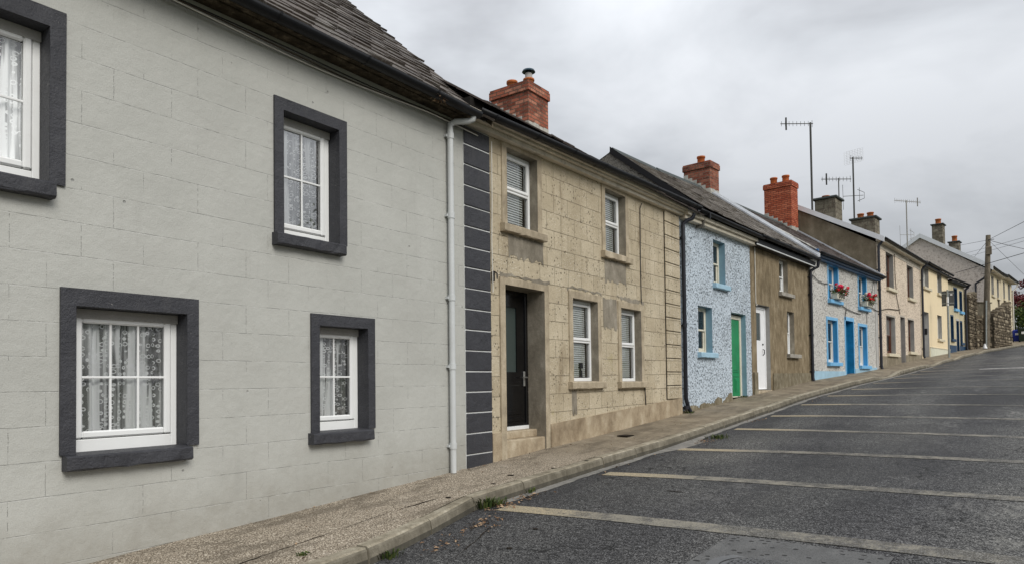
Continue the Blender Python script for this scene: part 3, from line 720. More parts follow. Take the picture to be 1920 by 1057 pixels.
def roof(H, s0, s1, d0, z0, slope, ridge_d, mat, course=.2, wdt=.28, back=None, rid_fn=None, ragged=.012, thick=.012, ext=0.0, right_fn=None, left_fn=None, ridge_tiles=True, jitz=.008):
    """front slope of individual slates on an underlay + plain back slope; ridge_d may vary with s through rid_fn"""
    rd = rid_fn or (lambda q: ridge_d)
    zat = lambda d: z0+(d-d0)*slope
    L = math.sqrt(1+slope*slope); nx, nz = -slope/L, 1/L   # normal (d,z)
    b = MB(); n = 12
    for i in range(n):
        a, c = s0+(s1-s0)*i/n, s0+(s1-s0)*(i+1)/n
        b.quad((a,d0,z0),(c,d0,z0),(c,rd(c),zat(rd(c))),(a,rd(a),zat(rd(a))))
        bd = back or (rd((a+c)/2)*2+.2)
        b.quad((a,rd(a)+.002,zat(rd(a))),(c,rd(c)+.002,zat(rd(c))),(c,bd,z0),(a,bd,z0))
    b.quad((s0,d0,z0-.01),(s1,d0,z0-.01),(s1,.05,zat(.05)-.03),(s0,.05,zat(.05)-.03))
    rf = H.part(b, 'roof', MT['slate_base'])
    sl = MB(); rnd = random.Random(int(H.y0*10)); k = 0
    maxd = max(rd(s0), rd(s1)); rows = int((maxd-d0)*L/course)
    for r_ in range(rows):
        dd = d0+r_*course/L; q = s0-(wdt/2 if r_ % 2 else 0)
        while q < s1:
            a, c = max(q, s0), min(q+wdt-.006, s1); q += wdt
            if c-a < .03 or dd > rd((a+c)/2)-.05: continue
            o = .016+rnd.uniform(0, jitz)+(rnd.random() < .06)*.015; sg = rnd.uniform(-ragged, ragged)
            if rnd.random() < .012: continue
            D0, D1 = dd-.03+sg, min(dd+course/L*1.15, rd((a+c)/2))
            tl = rnd.uniform(-.004, .004); tr_ = rnd.uniform(-.004, .004)
            P = lambda s_, d_, h: (s_, d_+nx*h, zat(d_)+nz*h)
            vs = [P(a,D0+tl,o-thick), P(c,D0+tr_,o-thick), P(c,D1,.002), P(a,D1,.002), P(a,D0+tl,o+.004), P(c,D0+tr_,o+.004), P(c,D1,.008), P(a,D1,.008)]
            sl.add(vs, [(0,3,2,1),(4,5,6,7),(0,1,5,4),(1,2,6,5),(2,3,7,6),(3,0,4,7)])
    H.part(sl, 'slates', mat, rf)
    if ridge_tiles:
        rt = MB(); q = s0
        while q < s1-.02:
            e_ = min(q+.45, s1); da, dc = rd(q), rd(e_); za, zc_ = zat(da)+.02, zat(dc)+.02
            rt.prism([(q,da-.13,za-.13*slope+.0),(q,da,za+.05),(q,da+.13,za-.13*slope),(q,da,za-.02)], (e_-q-.01, dc-da, zc_-za)); q = e_
        H.part(rt, 'ridge_tiles', MT['capstone'], rf)
    return rf
def gutter(H, s0, s1, d, z, r=.058, k=0.0, mat='black', brackets=.9, fascia=None):
    mb = MB(); n = max(2, int((s1-s0)/.5)); seg = 9
    pts = []; rnd = random.Random(int(s0*9+z*100))
    vs = []; fs = []
    for i in range(n+1):
        a = s0+(s1-s0)*i/n; zz = z+k*(a-s0)+rnd.uniform(-.004, .004)
        for j in range(seg): t = math.pi*j/(seg-1); vs.append((a, d-math.cos(t)*r, zz-math.sin(t)*r))
        for j in range(seg): t = math.pi*(seg-1-j)/(seg-1); vs.append((a, d-math.cos(t)*(r-.006), zz-math.sin(t)*(r-.006)))
    m = 2*seg
    for i in range(n):
        for j in range(m): fs.append((i*m+j, i*m+(j+1) % m, (i+1)*m+(j+1) % m, (i+1)*m+j))
    fs += [tuple(range(m)), tuple(range(n*m+m-1, n*m-1, -1))]
    mb.add(vs, fs, 0, True)
    q = s0+.3
    while q < s1:
        zz = z+k*(q-s0)
        for w2, rr in ((.025, r+.008),):
            vs2 = []
            for e_ in (0, w2):
                for j in range(seg): t = math.pi*j/(seg-1); vs2.append((q+e_, d-math.cos(t)*rr, zz+.004-math.sin(t)*rr))
            mb.add(vs2, [(j, j+1, seg+j+1, seg+j) for j in range(seg-1)])
        mb.box(q, q+.02, d+r*.6, 0, zz-.03, zz-.005); q += brackets
    return H.part(mb, 'gutter', MT[mat])
def downpipe(H, s_, z0, z1, mat, r=.034, d=-.06, top=None, collars=(.25,.6,.9), shoe=True, flare=0.0):
    mb = MB(); pts = [(s_+flare, d-.03, z0), (s_+flare*.6, d, z0+.12), (s_, d, z0+.3), (s_, d, z1)]
    if not shoe: pts = pts[2:]; pts[0] = (s_, d, z0)
    if top: pts += top
    mb.tube(pts, r, 10)
    o = H.part(mb, 'downpipe', MT[mat])
    c = MB()
    for q in collars:
        zz = z0+(z1-z0)*q; c.tube([(s_,d,zz),(s_,d,zz+.07)], r+.008, 10); c.box(s_-.06, s_+.06, d+.01, 0, zz+.02, zz+.05)
    H.part(c, 'pipe_collars', MT[mat], o); return o
def chimney(H, s0, s1, d0, d1, z0, z1, mat, cap='brick', pots=(), potr=.11, poth=.3, flash=True, slope=.7, cowl=None):
    mb = MB(); mb.box(s0, s1, d0, d1, z0, z1-.16, 0)
    if cap == 'brick':
        mb.box(s0-.035, s1+.035, d0-.035, d1+.035, z1-.22, z1-.05, 0); mb.box(s0-.02, s1+.02, d0-.02, d1+.02, z1-.05, z1, 0)
    ch = H.part(mb.jit(.006, 4), 'chimney', mat)
    if cap == 'slab':
        c = MB(); c.box(s0-.09, s1+.09, d0-.09, d1+.09, z1-.16, z1-.07, 0, .015); H.part(c, 'cap_slab', MT['capstone'], ch)
        z1 = z1-.07
    for i, (a, b) in enumerate(pots):
        p = MB(); h = poth if not isinstance(poth, (list, tuple)) else poth[i]
        p.tube([(a,b,z1-.02),(a,b,z1+h*.82),(a,b,z1+h*.82),(a,b,z1+h)], [potr, potr*.95, potr*1.12, potr*1.1], 14)
        p.tube([(a,b,z1+h+.001),(a,b,z1+h+.002)], [potr*.8, potr*.8], 14)
        p_ = H.part(p, 'chimney_pot', MT['terracotta'], ch)
        if cowl == i:
            q = MB(); zz = z1+h; q.cyl(a, b, zz-.02, zz+.15, .072, seg=12); q.cyl(a, b, zz+.16, zz+.20, .15, .13, 16); q.cyl(a, b, zz+.20, zz+.235, .13, .05, 16); 
            q.mi = [0]*len(q.mi)
            k = len(q.f)
            H.part(q, 'cowl', MT['cowl'], ch)
            q2 = MB(); q2.cyl(a, b, zz-.01, zz+.13, .080, seg=12); H.part(q2, 'flue_liner', MT['grey_band'], ch)
    if flash:
        f = MB(); n = 6   # stepped lead flashing on the two visible faces
        for i in range(n):
            a = d0+(d1-d0)*i/n; c = d0+(d1-d0)*(i+1)/n; zz = flash_z(a, H, slope)
            f.box(s0-.012, s0+.001, a, c, zz-.12, zz+.16+(i % 2)*.02); f.box(s1-.001, s1+.012, a, c, zz-.12, zz+.16)
        zz = flash_z(d0, H, slope)
        for i in range(4):
            a = s0+(s1-s0)*i/4; f.box(a, a+(s1-s0)/4-.01, d0-.014, d0+.001, zz-.12, zz+.15+.02*(i % 2))
        H.part(f, 'flashing', MT['mortar_lt'], ch)
    return ch
def flash_z(d, H, slope): return H.rz0+(d-H.rd0)*slope
def door_leaf(H, s0, s1, z0, z1, d, mat, glass=None, panels=(), handle=None, frame=None, fw=.06, framemat=None, label=None):
    fr = H.part(frame_mb(s0, s1, z0, z1, d-.02, d+.05, fw, fw, .03, .005), 'door', MT[framemat or mat])
    if label: fr['label'] = label
    mb = MB(); a0, a1, b0, b1 = s0+fw, s1-fw, z0+.03, z1-fw
    if glass:
        g = glass; S = [a0, g[0], g[1], a1]; Z = [b0, g[2], g[3], b1]
        for i in range(3):
            for j in range(3):
                if i == 1 and j == 1: continue
                mb.box(S[i], S[i+1], d, d+.04, Z[j], Z[j+1])
    else: mb.box(a0, a1, d, d+.04, b0, b1, 0, .004)
    for p in panels:
        mb.box(p[0], p[1], d-.012, d-.001, p[2], p[3], 0, .008); 
        if (p[1]-p[0]) > .14 and (p[3]-p[2]) > .14: mb.box(p[0]+.05, p[1]-.05, d-.022, d-.011, p[2]+.05, p[3]-.05, 0, .008)
    lf = H.part(mb, 'door_panel', MT[mat], fr)
    if glass:
        g = glass; q = MB(); q.quad((g[0]-.001,d+.02,g[2]-.001),(g[1]+.001,d+.02,g[2]-.001),(g[1]+.001,d+.02,g[3]+.001),(g[0]-.001,d+.02,g[3]+.001)); H.part(q, 'pane', MT['frosted'], fr)
    if handle:
        a, zc_ = handle; q = MB(); q.box(a-.02, a+.02, d-.025, d-.001, zc_-.11, zc_+.11, 0, .006); q.tube([(a,d-.03,zc_+.02),(a,d-.07,zc_+.02),(a-.11,d-.07,zc_+.02)], .011, 8)
        H.part(q, 'handle', MT['steel'], fr)
    return fr
t = T('frosted_glass', .25, .5); MT['frosted'] = t.out((.045, .06, .056))

# ================================================================== GROUND
def frange(a, b, st):
    out = []; q = a
    while q < b-1e-6: out.append(q); q += st
    out.append(b); return out
def strip(name, ys, xsf, zf, mat, kind='structure'):
    mb = MB(); rows = []
    for y in ys: rows.append([(x_, y, zf(x_, y)) for x_ in xsf(y)])
    n = len(rows[0]); vs = [p for r_ in rows for p in r_]; fs = []
    for i in range(len(rows)-1):
        for j in range(n-1): fs.append((i*n+j, i*n+j+1, (i+1)*n+j+1, (i+1)*n+j))
    mb.add(vs, fs, 0, True); o = mb.build(name, MT[mat]); tag(o, kind=kind); return o
ys_near = frange(-12, 30, .3)+frange(30.6, 70, .7)+frange(72, 120, 4)
gm = MB()    # one wide ground sheet reaching the horizon
gx = [-500,-200,-90,-40,-20,-12,-8,-4,0,4,8,12,20,40,90,200,500]; gy = [-200,-80,-40,-20,-12]+frange(-8, 120, 4)+[150,200,300,450,700]
vs = []; 
for y in gy:
    for x_ in gx:
        vs.append((x_, y, zw(y)-.42-(0 if abs(x_) < 15 else min(3, (abs(x_)-15)*.02))))
n = len(gx); gm.add(vs, [(i*n+j, i*n+j+1, (i+1)*n+j+1, (i+1)*n+j) for i in range(len(gy)-1) for j in range(n-1)], 0, True)
tag(gm.build('ground', MT['ground']), kind='structure')

ts = [0,.04,.1,.2,.35,.5,.7,.85,1.0]
def pav_x(y):
    a = xw(y)-.12; b = xk(y)-.125
    return [a+(b-a)*t_ for t_ in ts]
def pav_z(x_, y):
    q = (x_-xw(y))/(xk(y)-xw(y)); q = max(0, min(1, q))
    base = zw(y)*(1-q)+(zk(y)-.004)*q if q > 0 else zw(y)
    return base+.010*mn.noise(Vector((x_*1.3, y*.9, 3)))
strip('pavement', ys_near, pav_x, pav_z, 'pavement')
def road_x(y): 
    a = xk(y)-.02; return [a+q for q in (0,.15,.3,.5,.8,1.2,1.8,2.5,3.3,4.1,5,6,7,7.8,8.1)]
strip('road', ys_near, road_x, zroad, 'asphalt')
# far side of the street: low kerb, pavement and verge
strip('far_pavement', ys_near, lambda y: [xk(y)+8.08, xk(y)+8.1, xk(y)+8.25, xk(y)+9.6, xk(y)+9.7], lambda x_, y: zw(y)-.05-(.3 if x_ < xk(y)+8.09 or x_ > xk(y)+9.65 else 0), 'pavement')
# kerb stones
kb = MB(); y = -10.0; rnd = random.Random(3)
while y < 90:
    L = .915 if y < 70 else 2.0
    if 3.70 < y < 3.9: pass
    a, b = y+.008, y+L-.010
    dz = rnd.uniform(-.006, .006); dx = rnd.uniform(-.008, .008); secs = []
    for q in (a, (a+b)/2, b):
        xx = xk(q)+dx; z = zk(q)+dz; zr = zroad(xx+.02, q)-.12
        j = lambda: rnd.uniform(-.003, .003)
        secs.append([(xx-.135, q, z-.3), (xx-.135, q, z+.002+j()), (xx-.022+j(), q, z+.006+j()), (xx-.002+j(), q, z-.004+j()), (xx+.010+j()*.5, q, z-.022+j()), (xx+.020, q, z-.082+j()), (xx+.022, q, zr)])
    vs = [p for s_ in secs for p in s_]; fs = [(i*7+k, i*7+(k+1) % 7, (i+1)*7+(k+1) % 7, (i+1)*7+k) for i in range(2) for k in range(7)]
    fs += [tuple(range(7)), tuple(range(20, 13, -1))]
    m0 = len(kb.f); kb.add(vs, fs)
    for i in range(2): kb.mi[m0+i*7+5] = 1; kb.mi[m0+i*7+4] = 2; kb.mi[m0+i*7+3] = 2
    y += L
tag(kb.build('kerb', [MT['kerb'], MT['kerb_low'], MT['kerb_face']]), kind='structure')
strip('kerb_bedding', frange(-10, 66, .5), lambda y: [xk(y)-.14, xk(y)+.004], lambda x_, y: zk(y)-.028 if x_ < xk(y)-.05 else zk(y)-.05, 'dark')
# concrete gutter channel at the foot of the kerb
rnd = random.Random(5)
def chan_x(y):
    wd = .15+.06*mn.noise(Vector((0, y*1.1, 2)))+.04*mn.noise(Vector((0, y*5, 8)))
    for c, a in ((10.9, .18), (10.2, .1)): wd += a*math.exp(-((y-c)/.45)**2)
    wd *= (1 if y > 6.1 else max(.02, (y-5.75)/.35))
    return [xk(y)+.0, xk(y)+max(.01, wd)*.5, xk(y)+max(.02, wd)]
strip('gutter_channel', frange(5.76, 34, .12), chan_x, lambda x_, y: zroad(x_, y)+.005, 'channel')
# painted bars across the road
bars = [5.78, 7.92, 10.15, 12.78, 15.02, 17.25, 19.45, 21.52, 23.85, 26.45, 29.0, 30.9, 32.9, 34.9]
for i, yb in enumerate(bars):
    xs = [xk(yb)+(.26 if i else .24)+q*.25 for q in range(31)]
    mb = MB(); vs = []; hw = .128 if i == 0 else .112 if i < 4 else .10; rows = [-hw, 0, hw]
    for o_ in rows:
        for x_ in xs:
            yy = yb+o_+(x_-xs[0])*((0 if i < 3 else -.06 if i < 6 else 0 if i < 8 else .18)+.004); vs.append((x_, yy, zroad(x_, yy)+.005))
    n = len(xs); mb.add(vs, [(r_*n+j, r_*n+j+1, (r_+1)*n+j+1, (r_+1)*n+j) for r_ in range(2) for j in range(n-1)], 0, True)
    tag(mb.build('road_marking', MT['paintl']), kind='structure')
mb = MB(); vs = []
for o_ in (-.16, 0, .16):
    for q in range(20): x_ = -1.1+q*.25; yy = 31.1+o_+.22*q*.25; vs.append((x_, yy, zroad(x_, yy)+.009))
mb.add(vs, [(r_*20+j, r_*20+j+1, (r_+1)*20+j+1, (r_+1)*20+j) for r_ in range(2) for j in range(19)], 0, True)
tag(mb.build('road_marking', MT['paintw']), kind='structure')
# crack and long trench joint in the near pavement
def crack(name, pts, wd, mat='dark', dz=.004, z_of=pav_z):
    mb = MB(); P = []
    rnd = random.Random(len(pts)*7+int(pts[0][1]*9))
    for (ax, ay), (bx, by) in zip(pts, pts[1:]):
        n = max(2, int(math.hypot(bx-ax, by-ay)/.05))
        for i in range(n): q = i/n; P.append((ax+(bx-ax)*q+rnd.uniform(-.008, .008), ay+(by-ay)*q))
    vs = []
    for x_, y_ in P:
        w_ = wd*max(.12, .5+1.6*mn.noise(Vector((x_*3, y_*3.2, 5)))); vs += [(x_-w_, y_, z_of(x_, y_)+dz), (x_+w_, y_, z_of(x_, y_)+dz)]
    mb.add(vs, [(2*i, 2*i+1, 2*i+3, 2*i+2) for i in range(len(P)-1)]); o = mb.build(name, MT[mat]); tag(o, kind='structure'); return o
crack('pavement_crack', [(-4.62,1.5),(-4.60,2.3),(-4.63,3.0),(-4.70,3.8),(-4.80,4.6),(-4.82,5.4)], .010)
crack('pavement_crack', [(-4.95,2.45),(-4.93,2.75)], .010)
crack('pavement_crack', [(-4.55,9.1),(-5.0,9.2),(-5.5,9.25)], .007)
crack('pavement_joint', [(-4.55,14.2),(-5.5,14.5)], .014, 'channel')
crack('road_crack', [(-3.4,3.6),(-3.75,4.6),(-4.0,5.2)], .010, 'dark', .006, zroad)

# ---- manhole in its concrete patch
def mz(x_, y_): return zroad(x_, y_)
mhc = (-1.36, 4.84)
pt = MB(); pc = [(-1.90, 5.62), (-.72, 5.52), (-.80, 4.10), (-1.98, 4.15)]
N = 8; vs = []
for i in range(N+1):
    for j in range(N+1):
        a, b = i/N, j/N
        px_ = (1-a)*((1-b)*pc[0][0]+b*pc[1][0])+a*((1-b)*pc[3][0]+b*pc[2][0]); py_ = (1-a)*((1-b)*pc[0][1]+b*pc[1][1])+a*((1-b)*pc[3][1]+b*pc[2][1])
        vs.append((px_, py_, mz(px_, py_)+.008))
pt.add(vs, [(i*(N+1)+j, i*(N+1)+j+1, (i+1)*(N+1)+j+1, (i+1)*(N+1)+j) for i in range(N) for j in range(N)], 0, True)
root = empty('manhole_cover', (mhc[0], mhc[1], mz(*mhc)))
tag(root, 'round cast iron manhole cover set in a square concrete patch in the road', 'manhole cover')
O = (mhc[0], mhc[1], mz(*mhc))
pt.build('concrete_surround', MT['patch'], root, origin=O)
ir = MB(); zc0 = mz(*mhc)+.012
def ring(mb, r0, r1, z, seg=48):
    vs = []; 
    for k in range(seg): c, s_ = math.cos(k*2*math.pi/seg), math.sin(k*2*math.pi/seg); vs += [(mhc[0]+c*r0, mhc[1]+s_*r0, z), (mhc[0]+c*r1, mhc[1]+s_*r1, z)]
    mb.add(vs, [(2*k, 2*k+1, (2*k+3) % (2*seg), (2*k+2) % (2*seg)) for k in range(seg)])
ring(ir, .36, .44, zc0+.006); ring(ir, 0.001, .355, zc0+.002)
for i in range(-10, 11):
    for j in range(-10, 11):
        a, b = i*.034, j*.034
        if math.hypot(a, b) > .325: continue
        q = (i+j) % 2
        dx, dy = (.013, .005) if q else (.005, .013)
        ir.box(mhc[0]+a-dx, mhc[0]+a+dx, mhc[1]+b-dy, mhc[1]+b+dy, zc0+.002, zc0+.010)
ir.build('iron_cover', MT['iron'], root, origin=O)
kh = MB(); kh.box(mhc[0]+.10, mhc[0]+.28, mhc[1]+.455, mhc[1]+.525, zc0-.01, zc0+.004); kh.build('keyhole_frame', MT['iron'], root, origin=O)
kh = MB(); kh.box(mhc[0]+.12, mhc[0]+.26, mhc[1]+.475, mhc[1]+.515, zc0-.008, zc0+.006); kh.build('keyhole', MT['dark'], root, origin=O)
# small drain cover in the pavement
dz_ = pav_z(-5.1, 10.5)
dr = MB(); dr.box(-5.26, -5.08, 10.12, 10.38, dz_-.01, dz_+.006)
dro = dr.build('stopcock_cover', MT['dark'], None, origin=(-5.16, 10.27, dz_)); tag(dro, 'small dark rectangular cover set in the pavement below the tan house', 'utility cover')

# ================================================================== HOUSES
# ---- 1: near grey house
H1 = House('grey_house', 'large pale grey house with charcoal window surrounds, nearest the camera', 'house', -5.6, 0, 0, -1.3)
W1 = [ # s0,s1,z0,z1 opening ; outer band
 dict(o=(2.235,3.08,-.49,.605), out=(2.13,3.18,-.485,.735), nv=2, nh=1, lab='square lace-curtained window of six panes'),
 dict(o=(1.22,2.055,1.475,2.61), out=(1.115,2.165,1.47,2.745), nv=2, nh=1, lab='upper window partly cut by the photo edge'),
 dict(o=(4.03,4.70,1.42,2.62), out=(3.945,4.815,1.43,2.735), nv=1, nh=1, lab='narrow upper window reflecting sky and a tree'),
 dict(o=(4.44,5.075,-.475,.595), out=(4.345,5.18,-.465,.71), nv=1, nh=1, lab='small lower window of four panes')]
for q in W1: H1.opening(*q['o'])
H1.opening(-3.2, -2.3, -.5, .6); H1.opening(-3.2, -2.3, 1.45, 2.6)
H1.wall(-6, 7.225, 3.36, 6.6, MT['blockpaint'], ridge=(3.3, 6.1), zbot=-2.6)
for q in W1:
    s0, s1, z0, z1 = q['o']; a0, a1, b0, b1 = q['out']; rv = .145
    wn = win_upvc(H1, s0, s1, z0, z1, rv, q['lab'], 'grid', q['nv'], q['nh'], 'upvc', 'lace', .05, glass='glass_sky' if (z0 > 1 and s0 > 3) else 'glass', bot=.10)
    surround(H1, wn, s0, s1, z0, z1, rv, (a1-a0-(s1-s0))/2, (MT['charcoal'], MT['charcoal']), .022, top=b1-z1, zb_out=b0)
    lift = MB(); lift.box(s0, s1, rv-.02, rv+.02, z1-.075, z1, 0, .004); H1.part(lift, 'head_board', MT['grey_band'], wn)
    sill(H1, wn, a0+(.02 if s0 < 3 else -.035), a1-.09, b0-.115, b0-.005, .095, MT['charcoal'], .008)
# quoins at the right end
qb = MB(); qb.box(6.70, 7.228, -.012, .02, -1.6, 3.27)
qj = H1.part(qb, 'quoin_joints', MT['white_joint'])
q2 = MB(); z = -1.42; i = 0; rnd = random.Random(2)
while z < 3.24:
    q2.box(6.702, 7.226, -.026, .01, z+.009, min(z+.262-.007, 3.262), 0, .007); z += .262
H1.part(q2.jit(.004, 7), 'quoins', MT['charcoal'])
H1.rz0, H1.rd0 = 3.36, -.28
fi = MB(); fi.prism([(6.60,-.23,3.352),(6.60,.0,3.352),(6.60,.0,3.56),(6.60,-.23,3.37)], (.34,0,0)); H1.part(fi, 'eaves_infill', MT['slate_base'])
# bellcast roof: a low sprocket piece, then the main slope
H1.rid = 3.3
roof(H1, -6, 6.95, -.27, 3.345, .90, 3.05, MT['slate_a'], course=.20, wdt=.26, back=7, ragged=.034, thick=.024, jitz=.016)
vg = MB(); vg.prism([(6.95,-.28,3.335),(6.95,3.05,3.335+3.33*.90),(6.95,3.05,3.335+3.33*.90-.10),(6.95,-.28,3.26)], (.03,0,0)); H1.part(vg, 'verge_pointing', MT['soffit'])
ev = MB(); ev.box(-6, 6.64, -.15, 0, 3.285, 3.35, 0, .006); ev.box(-6, 6.64, -.22, -.15, 3.30, 3.365, 0, .006); H1.part(ev.jit(.006, 3), 'eaves_board', MT['soffit'])
gutter(H1, -6, 6.66, -.30, 3.335, .068, brackets=1.05)
downpipe(H1, 6.40, -1.08, 3.10, 'pipe_grey', .038, -.055, top=[(6.40,-.056,3.17),(6.44,-.10,3.21),(6.55,-.22,3.22),(6.58,-.27,3.24),(6.58,-.29,3.31)], collars=(.07,.30,.50,.74,.975), shoe=False)
for k, (dz0, m_) in enumerate((('0', 'wire'), ('1', 'wire_b'), ('2', 'wire_w'))):
    c = MB(); pts = []
    for i in range(40):
        s_ = 1.5+i*.14; sag = .05*math.sin(max(0, (s_-1.5)/5.4)*math.pi)
        pts.append((s_, -.02-.012*k-.02*math.sin(s_*2+k), 3.275-k*.017-sag*(1+.3*k)-(.05 if s_ > 6 else 0)*(s_-6)))
    c.tube(pts, .007, 6); H1.part(c, 'cable', MT[m_])

# ---- 2: tan ashlar house
H2 = House('tan_stone_house', 'tan two storey house with scored stone-block render and a black front door', 'house', -5.6, 7.23, 0, -1.0)
oU1 = (.39, 1.14, 2.165, 3.235); oU2 = (3.21, 3.965, 2.205, 3.295); oD = (.32, 1.29, -1.3, 1.34); oL1 = (2.10, 2.90, .01, 1.32); oL2 = (3.745, 4.54, 0.0, 1.30)
for o in (oU1, oU2, oD, oL1, oL2): H2.opening(*o)
H2.wall(.004, 6.42, 3.42, 6.4, MT['ashlar'], ridge=(3.1, 5.5), zbot=-1.7)
for o, lab, top in ((oU1, 'upper window beside the charcoal quoins', .08), (oU2, 'upper window farther along', .08), (oL1, 'ground floor window nearer the door', .11), (oL2, 'ground floor window farther from the door', .11)):
    wn = win_upvc(H2, *o, .12, lab, 'tilt', fm='upvc', back='blind', fw=.045, bot=.06, glass='glass')
    surround(H2, wn, *o, .12, .115, (MT['surround_tan'], MT['reveal_tan']), .018, top=top)
    sill(H2, wn, o[0]-.15, o[1]+.15, o[2]-.115, o[2]-.003, .085, MT['surround_tan'], .006)
dr_ = door_leaf(H2, .32, 1.29, -.62, 1.34, .31, 'black_door', glass=(.62, 1.03, .16, 1.10), panels=((.50,1.12,-.46,.02),(.42,1.2,-.56,-.50)), handle=(1.19, .06), fw=.06)
surround(H2, dr_, .32, 1.29, -1.3, 1.34, .31, .115, (MT['surround_tan'], MT['reveal_tan']), .02, top=.09)
rp = random.Random(6)
for (a, b_, c, d_) in ((.42, 1.28, 1.72, 2.05), (3.18, 3.98, 1.70, 2.09), (.22, 1.45, 1.43, 1.50), (1.95, 3.05, 1.43, 1.50), (3.62, 4.70, 1.42, 1.50), (3.10, 3.60, .9, 1.42), (2.05, 2.2, -.5, -.12)):
    q = MB(); n = 14; up = [(a+(b_-a)*i/n, -.004, d_+rp.uniform(-.03, .015)) for i in range(n+1)]; lo = [(a+(b_-a)*i/n+rp.uniform(-.02, .02), -.004, c+rp.uniform(-.03, .06)) for i in range(n+1)]
    for i in range(n): q.quad(lo[i], lo[i+1], up[i+1], up[i])
    H2.part(q, 'render_patch', MT['reveal_tan'])
st = MB(); st.box(.322, 1.288, .0, .33, -1.3, -.785, 0, .012); st.box(.322, 1.288, .14, .33, -.79, -.68, 0, .012); H2.part(st.jit(.004, 6), 'door_step', MT['plinth_tan'])
th = MB(); th.box(.34, 1.27, .27, .35, -.68, -.625, 0, .006); H2.part(th, 'threshold', MT['white_joint'])
pl = MB(); pl.prism([(1.41,-.03,-1.5),(5.66,-.03,-1.4),(5.66,-.03,-.385),(1.41,-.03,-.615)], (0,.04,0)); pl.prism([(5.66,-.03,-1.4),(6.40,-.03,-1.3),(6.40,-.03,-.345),(5.66,-.03,-.385)], (0,.04,0))
pl.prism([(.004,-.022,-1.5),(.205,-.022,-1.5),(.205,-.022,-.66),(.004,-.022,-.66)], (0,.03,0)); H2.part(pl.jit(.004, 6), 'plinth', MT['plinth_tan'])
qs = MB(); z = -.36
qs.box(5.66, 6.38, -.014, .01, -.36, 3.36); H2.part(qs, 'quoin_joints', MT['dark'])
qs = MB(); i = 0
while z < 3.3: qs.box(5.672, 6.395, -.030, .0, z+.008, min(z+.272, 3.40)-.008, 0, .006); z += .272
H2.part(qs, 'quoins', MT['ashlar'])
cb = MB(); cb.tube([(4.58,-.045,3.30),(4.56,-.02,3.2),(4.56,-.012,2.2),(4.57,-.012,1.45)], .008, 6); cb.tube([(4.66,-.012,-.12),(4.68,-.012,-.3),(4.70,-.02,-.62)], .008, 6); H2.part(cb, 'cable', MT['wire'])
cb = MB(); cb.tube([(.02,-.04,3.2),(.03,-.03,2.4),(.015,-.03,1.9),(.03,-.03,1.2)], .007, 6); H2.part(cb, 'cable', MT['wire_w'])
br = MB(); br.box(.03, .06, -.05, .0, 1.34, 1.48, 0, .01); br.tube([(.045,-.05,1.47),(.045,-.09,1.44),(.045,-.09,1.37)], .010, 6); H2.part(br, 'old_bracket', MT['black'])
co = MB(); co.box(-.62, 6.47, -.10, .0, 3.285, 3.345, 0, .006); co.box(-.62, 6.47, -.16, .0, 3.347, 3.385, 0, .006); co.box(-.62, 6.47, -.20, 0, 3.387, 3.46, 0, .008)
H2.part(co.shear(.020, 0), 'cornice', MT['cornice'])
gutter(H2, -.56, 6.9, -.285, 3.395, .068, k=.036, brackets=.98)
H2.rz0, H2.rd0 = 3.50, -.26
fi = MB(); fi.box(-.62, -.34, -.20, .0, 3.45, 3.56); H2.part(fi, 'eaves_infill', MT['slate_base'])
roof(H2, -.55, 7.1, -.26, 3.53, .655, 3.1, MT['slate_c'], back=6.6, course=.19)
CH2 = H2
H2.rz0, H2.rd0 = 3.50, -.26
chimney(H2, 4.93, 5.71, 2.72, 3.72, 4.9, 6.49, MT['brick_a'], pots=((5.34, 2.98), (5.36, 3.45)), potr=.115, poth=[.22, .30], slope=.655, cowl=0)

# ---- 3: pale blue roughcast house
H3 = House('pale_blue_house', 'pale blue roughcast house with a green front door', 'house', -5.6, 13.66, 2.5, -.68)
oU = (1.80, 2.515, 2.215, 3.22); oL = (.90, 1.67, .62, 1.64); oD = (2.82, 3.79, -.9, 1.63)
for o in (oU, oL, oD): H3.opening(*o)
H3.wall(.01, 4.165, 3.50, 6.2, MT['blue_rc'], ridge=(3.2, 5.9), zbot=-1.3, gmat=MT['spk_gable'])
for o, lab in ((oU, 'upper window with pale blue reveal'), (oL, 'ground floor window with pale blue reveal')):
    wn = win_upvc(H3, *o, .15, lab, 'sash', nv=0, fm='cream_frame', back='none', fw=.045, bot=.05)
    surround(H3, wn, *o, .15, 0, (MT['blue_rc'], MT['blue_reveal']), 0)
    sill(H3, wn, o[0]-.06, o[1]+.12, o[2]-.115, o[2]-.002, .09, MT['blue_pale'], .006)
dr_ = door_leaf(H3, 2.82, 3.79, -.42, 1.60, .14, 'green', panels=((3.02,3.60,.20,1.42),(3.0,3.27,-.28,.05),(3.35,3.62,-.28,.05),(2.95,3.66,.09,.14)), fw=.10, framemat='cream_frame', label='tall green front door in a cream frame')
surround(H3, dr_, 2.82, 3.79, -.9, 1.63, .14, 0, (MT['blue_rc'], MT['blue_reveal']), 0)
mo = MB()
rnd = random.Random(8)
for i in range(60):
    a = .05+rnd.random()*2.65; h = .09+.05*rnd.random()+.30*abs(mn.noise(Vector((a*1.3, 1, 1)))); z0 = -.74+a*.07
    mo.prism([(a-.09,-.03,z0-.1),(a+.10,-.03,z0-.1),(a+.06,-.012,z0+h),(a-.05,-.012,z0+h*.9)], (0,.03,0))
H3.part(mo.jit(.012, 9), 'bare_render_skirt', MT['taupe_low'])
fb = MB(); fb.box(.05, 4.30, -.14, .0, 3.36, 3.44, 0, .006); fb.box(.05, 4.30, -.20, 0, 3.442, 3.53, 0, .008); H3.part(fb.shear(.012), 'cornice', MT['cornice'])
